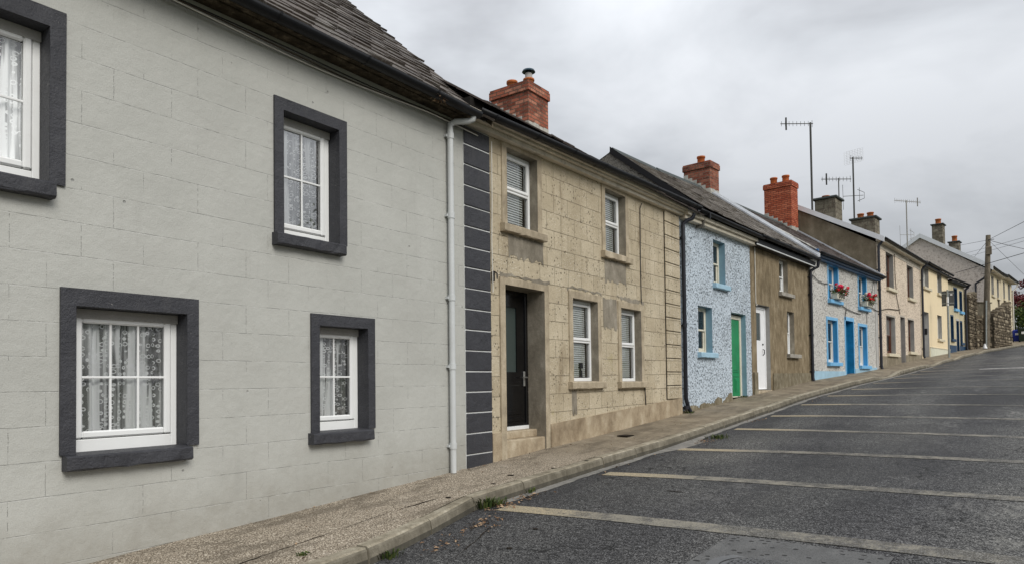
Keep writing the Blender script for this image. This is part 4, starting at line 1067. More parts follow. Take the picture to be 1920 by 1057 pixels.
gutter(H3, .42, 4.45, -.28, 3.60, .062, k=.008, brackets=.95)
downpipe(H3, .06, -.66, 3.20, 'black_iron', .042, -.07, top=[(.06,-.075,3.26),(.12,-.15,3.33),(.16,-.24,3.36),(.17,-.28,3.46)], collars=(.02,.46,.93), flare=.16)
# the long roof shared by the blue and the taupe house belongs to the blue one as far as the party line and follows on
def rid3(q): return 2.04+(q-.86)*(3.42-2.04)/8.1
H3.rz0, H3.rd0 = 3.70, -.28
roof(H3, .86, 4.2, -.28, 3.69, .765, 2.5, MT['slate_b'], course=.19, wdt=.26, rid_fn=rid3, back=6.2, ridge_tiles=True)
vg = MB(); vg.prism([(.84,-.34,3.60),(.84,2.10,3.71+2.42*.765),(.84,2.10,3.71+2.42*.765-.17),(.84,-.34,3.46)], (.05,0,0)); H3.part(vg, 'black_barge', MT['black'])
gw = MB(); gw.poly([(.87,-.2,3.3),(.87,6.15,3.3),(.87,6.15,3.66),(.87,2.08,3.66+2.33*.765),(.87,-.2,3.66)]); H3.part(gw, 'raised_gable', MT['spk_gable'])

# ---- 4: taupe cement house
H4 = House('taupe_cement_house', 'weathered brown-grey cement house with a white front door', 'house', -5.42, 17.83, 4, -.38)
oU = (2.16, 2.86, 2.44, 3.38); oD = (.36, 1.33, -.7, 1.97); oL = (2.72, 3.32, .73, 1.95)
for o in (oU, oD, oL): H4.opening(*o)
H4.wall(.01, 4.775, 3.50, 6.4, MT['taupe'], ridge=(3.3, 6.2), zbot=-1.0)
for o, lab in ((oU, 'upper window with stone sill'), (oL, 'ground floor window with stone sill')):
    wn = win_upvc(H4, *o, .13, lab, 'sash', fm='upvc', back='drape', fw=.045, bot=.05)
    surround(H4, wn, *o, .13, 0, (MT['taupe'], MT['reveal_tan']), 0)
    sill(H4, wn, o[0]-.10, o[1]+.30, o[2]-.11, o[2]-.002, .10, MT['grey_sill'], .006)
dr_ = door_leaf(H4, .36, 1.33, -.25, 1.95, .13, 'white_door', glass=(.55, 1.0, 1.05, 1.78), panels=(), handle=None, fw=.07, label='plain white front door with a small dark pane')
surround(H4, dr_, .36, 1.33, -.7, 1.97, .13, 0, (MT['taupe'], MT['reveal_grey']), 0)
kn = MB(); kn.tube([(1.12,.12,.82),(1.12,.08,.80),(1.12,.08,.70),(1.12,.12,.66)], .012, 6); kn.box(1.10, 1.14, .105, .129, .93, .97); H4.part(kn, 'door_knocker', MT['black'], dr_)
st = MB(); st.box(.33, 1.36, -.03, .15, -.7, -.27, 0, .012); H4.part(st, 'door_step', MT['surround_tan'])
pl = MB(); pl.prism([(1.48,-.035,-.8),(4.74,-.035,-.8),(4.74,-.035,.20),(1.48,-.035,.18)], (0,.04,0)); pl.prism([(.06,-.05,-.8),(.30,-.05,-.8),(.30,-.05,.20),(.06,-.05,.20)], (0,.05,0)); H4.part(pl.jit(.007, 6), 'plinth', MT['taupe_low'])
cd = MB(); cd.tube([(.30,-.02,3.42),(.30,-.02,2.0),(.32,-.02,1.92),(.40,-.02,1.95)], .013, 6); H4.part(cd, 'white_conduit', MT['wire_w'])
fb = MB(); fb.box(.0, 4.80, -.16, .0, 3.42, 3.46, 0, .004); fb.box(.0, 4.80, -.20, -.0, 3.462, 3.58, 0, .006); H4.part(fb, 'fascia', MT['black'])
fb = MB(); fb.box(-.02, 4.82, -.212, -.19, 3.415, 3.45, 0, .004); H4.part(fb, 'fascia_edge', MT['pipe_grey'])
gutter(H4, .02, 4.86, -.30, 3.66, .066, brackets=.6)
downpipe(H4, 4.70, -.06, 3.22, 'black_iron', .045, -.08, top=[(4.70,-.085,3.30),(4.76,-.18,3.38),(4.80,-.27,3.42),(4.80,-.30,3.62)], collars=(.08,.42,.80,.96))
def rid4(q): return min(3.42, 2.60+q*.17)
H4.rz0, H4.rd0 = 3.70, -.28
roof(H4, .03, 4.79, -.28, 3.705, .765, 3.4, MT['slate_b'], course=.19, wdt=.26, rid_fn=rid4, back=6.4)
fl = MB()
P = lambda d_, h: 3.705+(d_+.28)*.765+h
fl.prism([(4.62,-.32,P(-.32,.03)),(4.62,3.42,P(3.42,.03)),(4.62,3.42,P(3.42,.09)),(4.62,-.32,P(-.32,.09))], (.17,0,0)); H4.part(fl, 'lead_valley', MT['flashing'])
fl = MB(); fl.prism([(4.79,-.33,P(-.33,.05)),(4.79,3.42,P(3.42,.05)),(4.79,3.42,P(3.42,.17)),(4.79,-.33,P(-.33,.17))], (.06,0,0)); H4.part(fl, 'white_verge', MT['white_barge'])

# ---- 5: grey roughcast with azure trims
H5 = House('grey_azure_house', 'light grey roughcast house with bright blue window trims and door', 'house', -5.08, 22.6, 6, -.04)
o1 = (1.80, 2.76, 2.61, 3.74); o2 = (5.11, 6.06, 2.605, 3.74); o3 = (1.60, 2.55, .55, 1.94); oD = (3.48, 4.35, -.3, 2.02); o4 = (5.04, 5.97, .48, 1.91)
for o in (o1, o2, o3, oD, o4): H5.opening(*o)
H5.wall(.02, 7.54, 3.84, 6.4, MT['grey_rc'], ridge=(3.2, 6.1), zbot=-.6)
for o, lab, bd in ((o1, 'upper window with a flower box, nearer the camera', .085), (o2, 'upper window with a flower box, farther along', .085), (o3, 'ground floor window left of the blue door', .11), (o4, 'ground floor window right of the blue door', .11)):
    wn = win_upvc(H5, *o, .13, lab, 'sash', fm='upvc_old', back='drape', fw=.05, bot=.05)
    surround(H5, wn, *o, .13, bd, (MT['azure_pale'], MT['azure']), .014, top=.10 if o[2] < 1 else .03)
    sill(H5, wn, o[0]-.11, o[1]+.24, o[2]-.12, o[2]-.002, .11, MT['azure_pale'], .004)
dr_ = door_leaf(H5, 3.48, 4.35, -.02, 2.0, .22, 'door_blue', panels=((3.62,4.2,.2,.8),(3.62,4.2,1.0,1.8)), fw=.06)
surround(H5, dr_, 3.48, 4.35, -.3, 2.02, .22, .10, (MT['azure_pale'], MT['door_blue']), .014, top=.13)
pl = MB(); pl.prism([(.12,-.025,-.4),(3.38,-.025,-.4),(3.38,-.025,.265),(.12,-.025,.26)], (0,.03,0)); pl.prism([(4.46,-.025,-.4),(7.2,-.025,-.3),(7.2,-.025,.43),(4.46,-.025,.36)], (0,.03,0)); H5.part(pl, 'plinth', MT['blue_pale'])
eb = MB(); eb.box(7.18, 7.53, -.02, .0, -.3, 3.8); eb.box(.03, .13, -.02, 0, -.3, 3.8); H5.part(eb, 'edge_band', MT['grey_band'])
fb = MB(); fb.box(.10, 7.6, -.14, .0, 3.75, 3.80, 0, .004); fb.box(.02, .14, -.28, 0, 3.78, 3.98, 0, .01); H5.part(fb, 'fascia', MT['azure_dk'])
fb = MB(); fb.box(.10, 7.6, -.22, .0, 3.802, 3.90, 0, .004); H5.part(fb, 'eaves_board', MT['navy'])
gutter(H5, .12, 7.62, -.28, 3.92, .062, brackets=.8)
H5.rz0, H5.rd0 = 3.90, -.26
roof(H5, .0, 7.52, -.26, 3.90, .70, 3.25, MT['slate_c'], course=.2, wdt=.3, back=6.4)
fl = MB(); rnd = random.Random(4)
P5 = lambda d_, h: 3.90+(d_+.26)*.70+h
for i in range(30):
    d0 = -.24+i*.115; wd = .25+.22*rnd.random()+.18*math.sin(i*.5)**2
    fl.prism([(.03,d0,P5(d0,.03)),(.03,d0+.13,P5(d0+.13,.035)),(.03+wd,d0+.12,P5(d0+.12,.032)),(.03+wd*rnd.uniform(.6,1),d0,P5(d0,.03))], (0,-.006,.02))
H5.part(fl.jit(.01, 6), 'cement_verge', MT['mortar_lt'])
fl = MB(); fl.prism([(7.24,-.3,P5(-.3,.03)),(7.24,3.2,P5(3.2,.03)),(7.24,3.2,P5(3.2,.09)),(7.24,-.3,P5(-.3,.09))], (.27,0,0)); fl.box(7.49, 7.53, 0, .01, 3.8, 3.9); H5.part(fl, 'lead_flashing', MT['flashing'])
chimney(H5, -.35, .32, 3.02, 3.98, 5.9, 7.36, MT['brick_b'], pots=((0.0, 3.5),), potr=.13, poth=.30, slope=.72)
chimney(H5, 6.72, 7.46, 2.90, 4.02, 5.7, 8.16, MT['brick_c'], pots=((7.1, 3.25), (7.1, 3.75)), potr=.14, poth=.32, slope=.70)
dp = downpipe(H5, 7.56, .37, 3.75, 'black_iron', .05, -.09, top=[(7.56,-.10,3.82),(7.60,-.2,3.86),(7.62,-.28,3.90)], collars=(.02,.35,.62,.9))
cb = MB(); cb.tube([(.2,-.03,3.22),(.7,-.03,3.10),(1.3,-.03,3.06),(1.7,-.03,3.10)], .012, 6); cb.tube([(2.9,-.03,2.52),(3.6,-.03,2.42),(4.4,-.03,2.36),(5.2,-.03,2.34)], .014, 6)
cb.tube([(3.55,-.03,2.42),(3.40,-.03,2.2),(3.42,-.03,2.03)], .012, 6); cb.tube([(6.3,-.03,2.72),(7.2,-.03,2.62),(7.6,-.03,2.60)], .014, 6); cb.tube([(7.0,-.03,3.7),(6.6,-.03,3.1),(6.3,-.03,2.8)], .008, 6); cb.tube([(6.0,-.03,2.45),(5.95,-.03,2.05)], .010, 6)
H5.part(cb, 'cable', MT['wire'])

# ---- 6: taller pinkish pebbledash house
H6 = House('pinkish_pebbledash_house', 'tall pinkish pebbledash house with brown timber windows and a bare cement gable', 'house', -4.29, 30.13, 5, .37)
o1 = (1.50, 2.72, 3.70, 5.13); o2 = (5.28, 6.45, 3.60, 5.05); o3 = (1.30, 2.78, 1.02, 2.54); oD = (3.76, 4.58, 0, 2.65); o4 = (5.20, 6.40, 1.19, 2.63)
for o in (o1, o2, o3, oD, o4): H6.opening(*o)
H6.wall(.0, 8.16, 5.30, 7.2, MT['pink_rc'], ridge=(3.55, 7.45), gmat=MT['gablewall'], zbot=-.2)
for o, lab in ((o1, 'upper brown window nearer the camera'), (o2, 'upper brown window farther along'), (o3, 'lower brown window left of the door'), (o4, 'lower brown window right of the door')):
    wn = win_upvc(H6, *o, .16, lab, 'sash', nv=0, fm='brown_wood', back='none', fw=.07, bot=.07)
    surround(H6, wn, *o, .16, .05, (MT['h6_band'], MT['reveal_grey']), .008, top=.07)
    sill(H6, wn, o[0]-.04, o[1]+.30, o[2]-.13, o[2]-.002, .10, MT['cream_sill'], .004)
dr_ = door_leaf(H6, 3.76, 4.58, .5, 2.62, .3, 'brown_wood', fw=.07)
surround(H6, dr_, 3.76, 4.58, 0, 2.65, .30, .05, (MT['h6_band'], MT['reveal_grey']), .008, top=.07)
pl = MB(); pl.prism([(.12,-.02,0),(3.70,-.02,0),(3.70,-.02,.92),(.12,-.02,.88)], (0,.03,0)); pl.prism([(4.64,-.02,.1),(8.0,-.02,.2),(8.0,-.02,1.10),(4.64,-.02,1.02)], (0,.03,0)); H6.part(pl, 'plinth', MT['bare_cement'])
bd = MB(); bd.prism([(.1,-.012,5.14),(8.1,-.012,5.12),(8.1,-.012,5.32),(.1,-.012,5.34)], (0,.02,0)); H6.part(bd, 'eaves_band', MT['h6_band'])
fb = MB(); fb.box(.0, 8.22, -.22, .0, 5.345, 5.42, 0, .006); H6.part(fb, 'soffit', MT['cornice'])
gutter(H6, .0, 8.3, -.27, 5.47, .07, brackets=.9)
H6.rz0, H6.rd0 = 5.44, -.24
roof(H6, .0, 8.3, -.24, 5.44, .555, 3.45, MT['slate_b'], course=.25, wdt=.35, back=7.2)
bg = MB(); PB = lambda d_, h: 5.46+(d_+.24)*.560+h
bg.prism([(-.05,-.30,PB(-.30,-.16)),(-.05,3.45,PB(3.45,-.16)),(-.05,3.45,PB(3.45,.05)),(-.05,-.30,PB(-.30,.05))], (.06,0,0)); bg.prism([(-.05,3.45,PB(3.45,-.16)),(-.05,7.3,PB(-.3,-.16)),(-.05,7.3,PB(-.3,.05)),(-.05,3.45,PB(3.45,.05))], (.06,0,0)); H6.part(bg, 'barge_board', MT['white_barge'])
chimney(H6, 3.9, 4.95, 2.55, 3.45, 6.6, 8.45, MT['block'], cap='slab', pots=((4.4, 3.1),), potr=.16, poth=.16, flash=False)
chimney(H6, 8.1, 9.0, 1.90, 3.0, 6.2, 8.15, MT['block'], cap='slab', pots=((8.5, 2.2), (8.5, 2.65)), potr=.15, poth=.26, flash=False)
downpipe(H6, .03, 4.1, 5.0, 'black_iron', .05, -.08, top=[(.03,-.09,5.15),(.06,-.2,5.30),(.06,-.27,5.42)], collars=(.1,), shoe=False)
downpipe(H6, 8.05, .95, 5.0, 'black_iron', .05, -.08, top=[(8.05,-.09,5.15),(8.1,-.2,5.30),(8.1,-.27,5.42)], collars=(.1,.5,.9))
cb = MB(); cb.tube([(.1,-.03,2.65),(1.5,-.03,2.82),(3.2,-.03,2.90),(3.7,-.03,2.95)], .016, 6); cb.tube([(2.85,-.03,5.2),(2.9,-.03,4.2),(3.1,-.03,3.4),(3.6,-.03,2.75)], .014, 6); H6.part(cb, 'cable', MT['wire_b'])

# ---- 7: cream house
H7 = House('cream_yellow_house', 'smooth cream yellow house with pale plinth behind the road sign', 'house', -3.58, 38.27, 6, .95)
o1 = (.50, 1.75, 4.42, 5.42); o2 = (3.75, 4.85, 4.40, 5.42); oD = (.36, 1.55, .5, 3.22); o3 = (3.55, 4.62, 2.02, 3.25)
for o in (o1, o2, oD, o3): H7.opening(*o)
H7.wall(.0, 6.53, 5.45, 7, MT['cream'], ridge=(3.4, 7.3), zbot=.3)
for o, lab in ((o1, 'upper window over the doorway'), (o2, 'upper window farther along'), (o3, 'ground floor window')):
    wn = win_upvc(H7, *o, .17, lab, 'sash', nv=0, fm='upvc_old', back='none', fw=.07, bot=.07)
    surround(H7, wn, *o, .17, 0, (MT['cream'], MT['reveal_grey']), 0)
    sill(H7, wn, o[0]-.1, o[1]+.25, o[2]-.13, o[2]-.002, .10, MT['cream_sill'], .004)
dr_ = door_leaf(H7, .36, 1.55, .96, 3.2, .32, 'white_door', fw=.07)
surround(H7, dr_, .36, 1.55, .5, 3.22, .32, 0, (MT['cream'], MT['reveal_grey']), 0)
bx = MB(); bx.box(1.50, 1.547, .08, .2, 2.15, 2.45, 0, .01); H7.part(bx, 'wall_lamp', MT['black'], dr_)
pl = MB(); pl.prism([(1.62,-.03,.4),(6.5,-.03,.6),(6.5,-.03,1.50),(1.62,-.03,1.50)], (0,.035,0)); H7.part(pl, 'plinth', MT['cream_pl'])
pl = MB(); pl.box(1.62, 6.5, -.05, .0, 1.50, 1.55, 0, .01); H7.part(pl, 'plinth_cap', MT['cream_sill'])
fb = MB(); fb.box(.0, 6.5, -.18, .0, 5.40, 5.50, 0, .006); H7.part(fb, 'fascia', MT['black'])
gutter(H7, .25, 6.5, -.26, 5.56, .07, brackets=.9)
H7.rz0, H7.rd0 = 5.54, -.24
roof(H7, .2, 6.5, -.24, 5.56, .56, 3.3, MT['slate_c'], course=.25, wdt=.35, back=7)

# ---- 8: beige corner house with navy trims
H8 = House('beige_corner_house', 'small beige corner house with navy blue window frames and door', 'house', -2.9, 44.8, 9, 1.35)
o1 = (1.17, 1.90, 3.88, 5.0); o2 = (2.45, 3.0, 3.80, 4.9); oL1 = (.36, .92, 2.15, 3.40); oD = (1.56, 2.14, .9, 3.22); oL2 = (2.42, 2.88, 2.0, 3.18)
for o in (o1, o2, oL1, oD, oL2): H8.opening(*o)
H8.wall(.0, 3.55, 5.30, 6.5, MT['beige'], ridge=(3.2, 6.9), zbot=.8)
for o, lab in ((o1, 'upper navy window nearer the camera'), (o2, 'upper navy window at the corner'), (oL1, 'lower navy window left of the door'), (oL2, 'lower navy window right of the door')):
    wn = win_upvc(H8, *o, .14, lab, 'fixed', fm='navy', back='none', fw=.06, bot=.06)
    surround(H8, wn, *o, .14, .05, (MT['navy'], MT['navy']), .01, top=.08)
    sill(H8, wn, o[0]-.06, o[1]+.16, o[2]-.15, o[2]-.002, .10, MT['azure_pale'] if o[2] > 3 else MT['navy'], .004)
dr_ = door_leaf(H8, 1.56, 2.14, 1.4, 3.2, .2, 'navy', fw=.05)
surround(H8, dr_, 1.56, 2.14, .9, 3.22, .2, .06, (MT['grey_band'], MT['navy']), .01, top=.12)
pl = MB(); pl.box(.05, 1.45, -.025, .0, .9, 1.80); pl.box(2.2, 3.5, -.025, .0, .9, 1.82); H8.part(pl, 'plinth', MT['navy'])
fb = MB(); fb.box(.0, 3.6, -.2, .0, 5.24, 5.36, 0, .006); H8.part(fb, 'fascia', MT['black'])
gutter(H8, -.05, 3.7, -.28, 5.42, .075, brackets=.9)
H8.rz0, H8.rd0 = 5.4, -.25
roof(H8, -.02, 3.7, -.25, 5.42, .5, 3.2, MT['slate_c'], course=.25, wdt=.35, back=6.5)
downpipe(H8, 3.45, 1.6, 4.9, 'black_iron', .06, -.09, top=[(3.45,-.1,5.1),(3.5,-.2,5.2),(3.5,-.28,5.36)], collars=(.1,.5,.9))

# ---- 9: pair of semis beyond the stone wall
H9 = House('cream_semi_house', 'cream house with a wide grey pebbledash gable and white barge boards, left half', 'house', -1.5, 56, 6.2, 2.1)
o1 = (2.45, 3.6, 5.72, 7.05); o2 = (5.0, 5.9, 5.72, 7.05); o3 = (2.3, 3.45, 3.2, 4.5); o4 = (4.95, 5.65, 2.6, 4.85)
for o in (o1, o2, o3, o4): H9.opening(*o)
H9.wall(.0, 6.9, 7.25, 7.6, MT['h9_front'], ridge=(3.75, 9.9), gmat=MT['gable_rc'], zbot=1.2)
def simple_win(H, o, lab, mat='upvc_old'):
    wn = win_upvc(H, *o, .15, lab, 'sash', nv=0, fm=mat, back='none', fw=.07, bot=.07)
    surround(H, wn, *o, .15, 0, (MT['h9_front'], MT['reveal_grey']), 0); sill(H, wn, o[0]-.08, o[1]+.2, o[2]-.14, o[2]-.002, .1, MT['cream_sill'], .004)
simple_win(H9, o1, 'upper window nearer the gable'); simple_win(H9, o2, 'upper window over the narrow door'); simple_win(H9, o3, 'ground floor window')
def arch_door(H, o):
    d = door_leaf(H, *o, .3, 'reveal_grey', fw=.07)
    surround(H, d, *o, .3, 0, (MT['h9_front'], MT['reveal_grey']), 0)
    m = MB(); s_ = (o[0]+o[1])/2; m.tube([(s_-.22,-.05,o[3]+.75),(s_-.15,-.06,o[3]+.45),(s_,-.06,o[3]+.1),(s_+.15,-.06,o[3]+.45),(s_+.22,-.05,o[3]+.75)], .03, 6); H.part(m, 'wrought_iron_scroll', MT['wire_b'], d)
arch_door(H9, o4)
fb = MB(); fb.box(.0, 6.95, -.35, .0, 7.22, 7.32, 0, .006); H9.part(fb, 'soffit', MT['cornice'])
gutter(H9, .0, 6.95, -.42, 7.38, .08, brackets=1.5)
H9.rz0, H9.rd0 = 7.4, -.4
roof(H9, .0, 6.95, -.40, 7.36, .655, 3.75, MT['slate_c'], course=.3, wdt=.4, back=7.9)
bg = MB(); PG = lambda d_, h: 7.38+(d_+.4)*.655+h
bg.prism([(-.14,-.45,PG(-.45,-.26)),(-.14,3.75,PG(3.75,-.26)),(-.14,3.75,PG(3.75,.06)),(-.14,-.45,PG(-.45,.06))], (.16,0,0)); bg.prism([(-.14,3.75,PG(3.75,-.26)),(-.14,7.95,PG(-.45,-.26)),(-.14,7.95,PG(-.45,.06)),(-.14,3.75,PG(3.75,.06))], (.16,0,0)); H9.part(bg, 'barge_board', MT['white_barge'])
chimney(H9, 5.4, 6.3, 3.35, 4.05, 9.3, 11.8, MT['block'], cap='slab', pots=((5.85, 3.7),), potr=.19, poth=.42, flash=False)
downpipe(H9, .0, 2.2, 6.1, 'black_iron', .06, .55, top=[(0.0,.55,6.3),(0.0,.1,6.6),(0,-.3,7.0),(0,-.4,7.3)], collars=(.5,), shoe=False)
H10 = House('cream_semi_house', 'cream end house next to the bins, right half of the pair beyond the stone wall', 'house', *H9.world(6.95, 0, 0)[:2], 6.2, 2.5)
o1 = (1.2, 2.0, 5.90, 7.2); o2 = (3.75, 4.9, 6.0, 7.3); o3 = (1.1, 1.8, 3.0, 5.05); o4 = (3.1, 4.6, 3.22, 4.75)
for o in (o1, o2, o3, o4): H10.opening(*o)
H10.wall(.01, 5.9, 7.45, 7.6, MT['h9_front'], ridge=(3.75, 10.0), zbot=1.5)
simple_win(H10, o1, 'upper window over the narrow door'); simple_win(H10, o2, 'upper window at the far end'); simple_win(H10, o4, 'ground floor window'); arch_door(H10, o3)
fb = MB(); fb.box(.0, 6.2, -.35, .0, 7.42, 7.52, 0, .006); H10.part(fb, 'soffit', MT['cornice'])
gutter(H10, .0, 6.3, -.42, 7.58, .08, brackets=1.5)
H10.rz0, H10.rd0 = 7.6, -.4
roof(H10, .0, 6.3, -.40, 7.56, .655, 3.75, MT['slate_c'], course=.3, wdt=.4, back=7.9)
chimney(H10, 4.7, 5.6, 3.35, 4.05, 9.5, 11.35, MT['block'], cap='slab', pots=((5.15, 3.7),), potr=.19, poth=.5, flash=False)
downpipe(H10, 5.8, 2.6, 6.7, 'wire_w', .05, -.08, top=[(5.8,-.1,6.9),(6.2,-.25,7.1),(6.25,-.42,7.5)], collars=(.5,), shoe=False)
# name plate on the gable
npo = H9.world(-.03, 1.05, 4.75)
np_ = MB(); np_.box(-.22, .22, -.02, 0, -.10, .10, 0, .02)
o = np_.build('street_name_plate', MT['white'], None, origin=(0,0,0)); o.location = npo; o.rotation_euler = (0, 0, R(-6.2)); tag(o, 'small white name plate fixed to the grey pebbledash gable', 'sign')
tx = MB()
for k, (a, b) in enumerate(((-.15, .15), (-.09, .10))):
    q = a
    while q < b: tx.box(q, q+.018, -.024, -.02, .015-.06*k, .048-.06*k); q += .032
tx.build('lettering', MT['wire'], o)

# ================================================================== FREE STANDING THINGS
# ---- flower boxes on the azure house
def flower_box(a, z, label, seed, cols):
    rnd = random.Random(seed)
    P0 = H5.world(a, -.13, z)
    r_ = empty('flower_box', P0, R(90-6)); tag(r_, label, 'flower box', 'flower boxes on the blue window sills')
    b = MB(); b.box(-.36, .36, -.10, .08, .0, .20, 0, .015); b.build('planter', MT['cream_frame'], r_)
    b = MB()
    for q in (-.22, 0, .22):
        b.tube([(q+.07*math.cos(t*.7), -.115, .10+.06*math.sin(t*.7)) for t in range(10)], .010, 5)
    b.box(-.38, .38, -.112, -.105, .185, .205); b.build('scroll_guard', MT['black'], r_)
    lf = MB()
    for i in range(330):
        c = Vector((rnd.uniform(-.46, .5), rnd.gauss(-.06, .09), .24+abs(rnd.gauss(0, .08))-.10*(rnd.random() < .35)))
        n = Vector((rnd.gauss(0,1), rnd.gauss(0,1), rnd.gauss(0,1))).normalized(); t_ = n.orthogonal().normalized(); s_ = n.cross(t_); k = rnd.uniform(.022, .045)
        lf.add([c-t_*k, c-s_*k*.6, c+t_*k, c+s_*k*.6], [(0,1,2,3)])
    lf.build('foliage', MT['leafg'], r_)
    for nm, mt, cnt in cols:
        fl = MB()
        for i in range(cnt):
            c = Vector((rnd.uniform(-.42, .52), rnd.gauss(-.09, .08), .32+rnd.uniform(-.06, .17)-.12*max(0, rnd.uniform(-1, 1))))
            for k in range(44):
                n = Vector((rnd.gauss(0,1), rnd.gauss(0,1)-.4, rnd.gauss(0,1)+.3)).normalized(); p = c+n*.052; t_ = n.orthogonal().normalized(); s_ = n.cross(t_); w_ = rnd.uniform(.014, .026)
                fl.add([p-t_*w_, p-s_*w_, p+t_*w_, p+s_*w_], [(0,1,2,3)])
        fl.build(nm, MT[mt], r_)
flower_box(2.36, 2.63, 'flower box of pink and red blooms on the upper sill nearer the camera', 1, (('pink_flowers', 'petal_p', 7), ('red_flowers', 'petal_r', 9), ('white_flowers', 'petal_w', 3)))
flower_box(5.72, 2.63, 'flower box of mostly red and white blooms on the upper sill farther along', 2, (('red_flowers', 'petal_r', 10), ('pink_flowers', 'petal_p', 4), ('white_flowers', 'petal_w', 6)))

# ---- little things behind the tan house's window
o_ = H2.world(2.62, .17, .075)
r_ = empty('sill_ornament', o_); tag(r_, 'small black object standing inside the tan house lower window', 'ornament')  # small black ornament on the inner sill, not a lamp
b = MB(); b.cyl(0, 0, 0, .12, .035, .03, 12); b.build('base', MT['black'], r_)
b = MB(); b.cyl(0, 0, .12, .15, .015, .015, 8); b.cyl(0, 0, .15, .24, .045, .04, 12); b.build('head', MT['black'], r_)

# ---- back of a road sign on its post
gx_, gy_ = -2.62, 40.0
zb = zw(40)-.05
r_ = empty('road_sign', (gx_, gy_, zb)); tag(r_, 'rectangular road sign seen from its grey back, on a post before the cream house', 'road sign')
zt = 4.30-zb
b = MB(); b.tube([(0,0,-.2),(0,0,zt)], .045, 10); b.build('post', MT['galv'], r_)
b = MB(); b.tube([(0,0,2.52),(0,0,2.95)], .050, 10); b.build('white_band', MT['white'], r_)
# panel faces away up the hill, turned a little
n = 10; b = MB(); b.box(-.26, .27, .05, .065, 3.52-zb, 4.26-zb, 0, .006); pn = b.build('sign_panel', MT['signback'], r_); pn.rotation_euler = (0, 0, R(-6))
b = MB(); b.box(-.25, .26, .035, .05, 3.62-zb, 3.67-zb); b.box(-.25, .26, .035, .05, 4.10-zb, 4.15-zb); b.box(-.07, .07, -.055, .05, 3.63-zb, 3.66-zb); b.build('clamp_rails', MT['galv'], pn)
b = MB(); b.box(.10, .20, .042, .0495, 4.02-zb, 4.15-zb); b.build('sticker', MT['white'], pn)

# ---- telegraph pole
px_, py_ = -1.40, 50.3; zb = zw(50.3)
r_ = empty('telegraph_pole', (px_, py_, zb)); tag(r_, 'weathered wooden telegraph pole in front of the stone wall, carrying the wires', 'telegraph pole')
b = MB(); b.tube([(0,0,-.4),(.08,0,2.5),(.17,0,4.6),(.26,0,6.75)], [.165, .155, .145, .125], 14); b.build('pole_shaft', MT['pole'], r_)
b = MB(); b.tube([(.0,-.19,.05),(.02,-.18,1.2),(.07,-.17,2.85)], .055, 8); b.build('cable_guard', MT['galv'], r_)
b = MB(); b.cyl(-.06, -.20, 0, .28, .13, .05, 10); b.build('guard_foot', MT['white'], r_)
b = MB(); b.box(.12, .42, -.2, -.1, 5.55, 6.05, 0, .03); b.build('junction_box', MT['pole'], r_)
b = MB(); b.tube([(.25,-.15,6.45),(.55,-.15,6.45)], .02, 6); b.tube([(-.15,-.12,4.45),(.03,-.12,4.45)], .015, 5); b.build('bracket', MT['wire'], r_)
b = MB(); b.tube([(.32,-.12,4.45),(.52,-.12,4.48)], .015, 5); b.build('step_iron', MT['wire'], r_)
PT = (px_+.26, py_-.1, zb+6.45)

# ---- overhead wires (start, end, sag)
def wire(a, b_, sag, label, r=.012, mt='wire'):
    mb = MB(); pts = []
    for i in range(17):
        t_ = i/16; pts.append((a[0]+(b_[0]-a[0])*t_-a[0], a[1]+(b_[1]-a[1])*t_-a[1], a[2]+(b_[2]-a[2])*t_-a[2]-sag*4*t_*(1-t_)))
    mb.tube(pts, r, 5); o = mb.build('overhead_wire', MT[mt]); o.location = a; tag(o, label, 'wire', 'overhead wires at the telegraph pole')
wire(PT, (2.57,19.7,4.67), .0, 'overhead wire rising from the pole top to the upper right corner')
wire(PT, (3.10,74.7,10.34), .12, 'thicker overhead wire falling gently right from the pole top', .016)
wire(PT, (2.92,69.7,5.30), .0, 'thin overhead wire dropping steeply right from the pole top', .009)
wire((-4.9,84.0,12.4), (5.6,32.5,6.46), .1, 'upper of two parallel wires crossing behind the pole', .011)
wire((-4.6,83.0,11.9), (5.5,32.5,6.36), .1, 'lower of two parallel wires crossing behind the pole', .011)
wire((-2.65,47.0,5.98), (5.15,39.5,6.83), .02, 'dark overhead wire from the corner house gutter crossing the pole to the right', .016)
wire(PT, (-6.8,94.9,15.0), .0, 'overhead wire running left from the pole top above the chimney', .012)
wire(PT, (-3.4,84.4,11.8), .0, 'short steep wire running down left from the pole behind the gable', .012)
wire((-.6,95.0,9.1), (1.82,77.5,7.87), .0, 'low distant wire beyond the end of the cream house', .014)
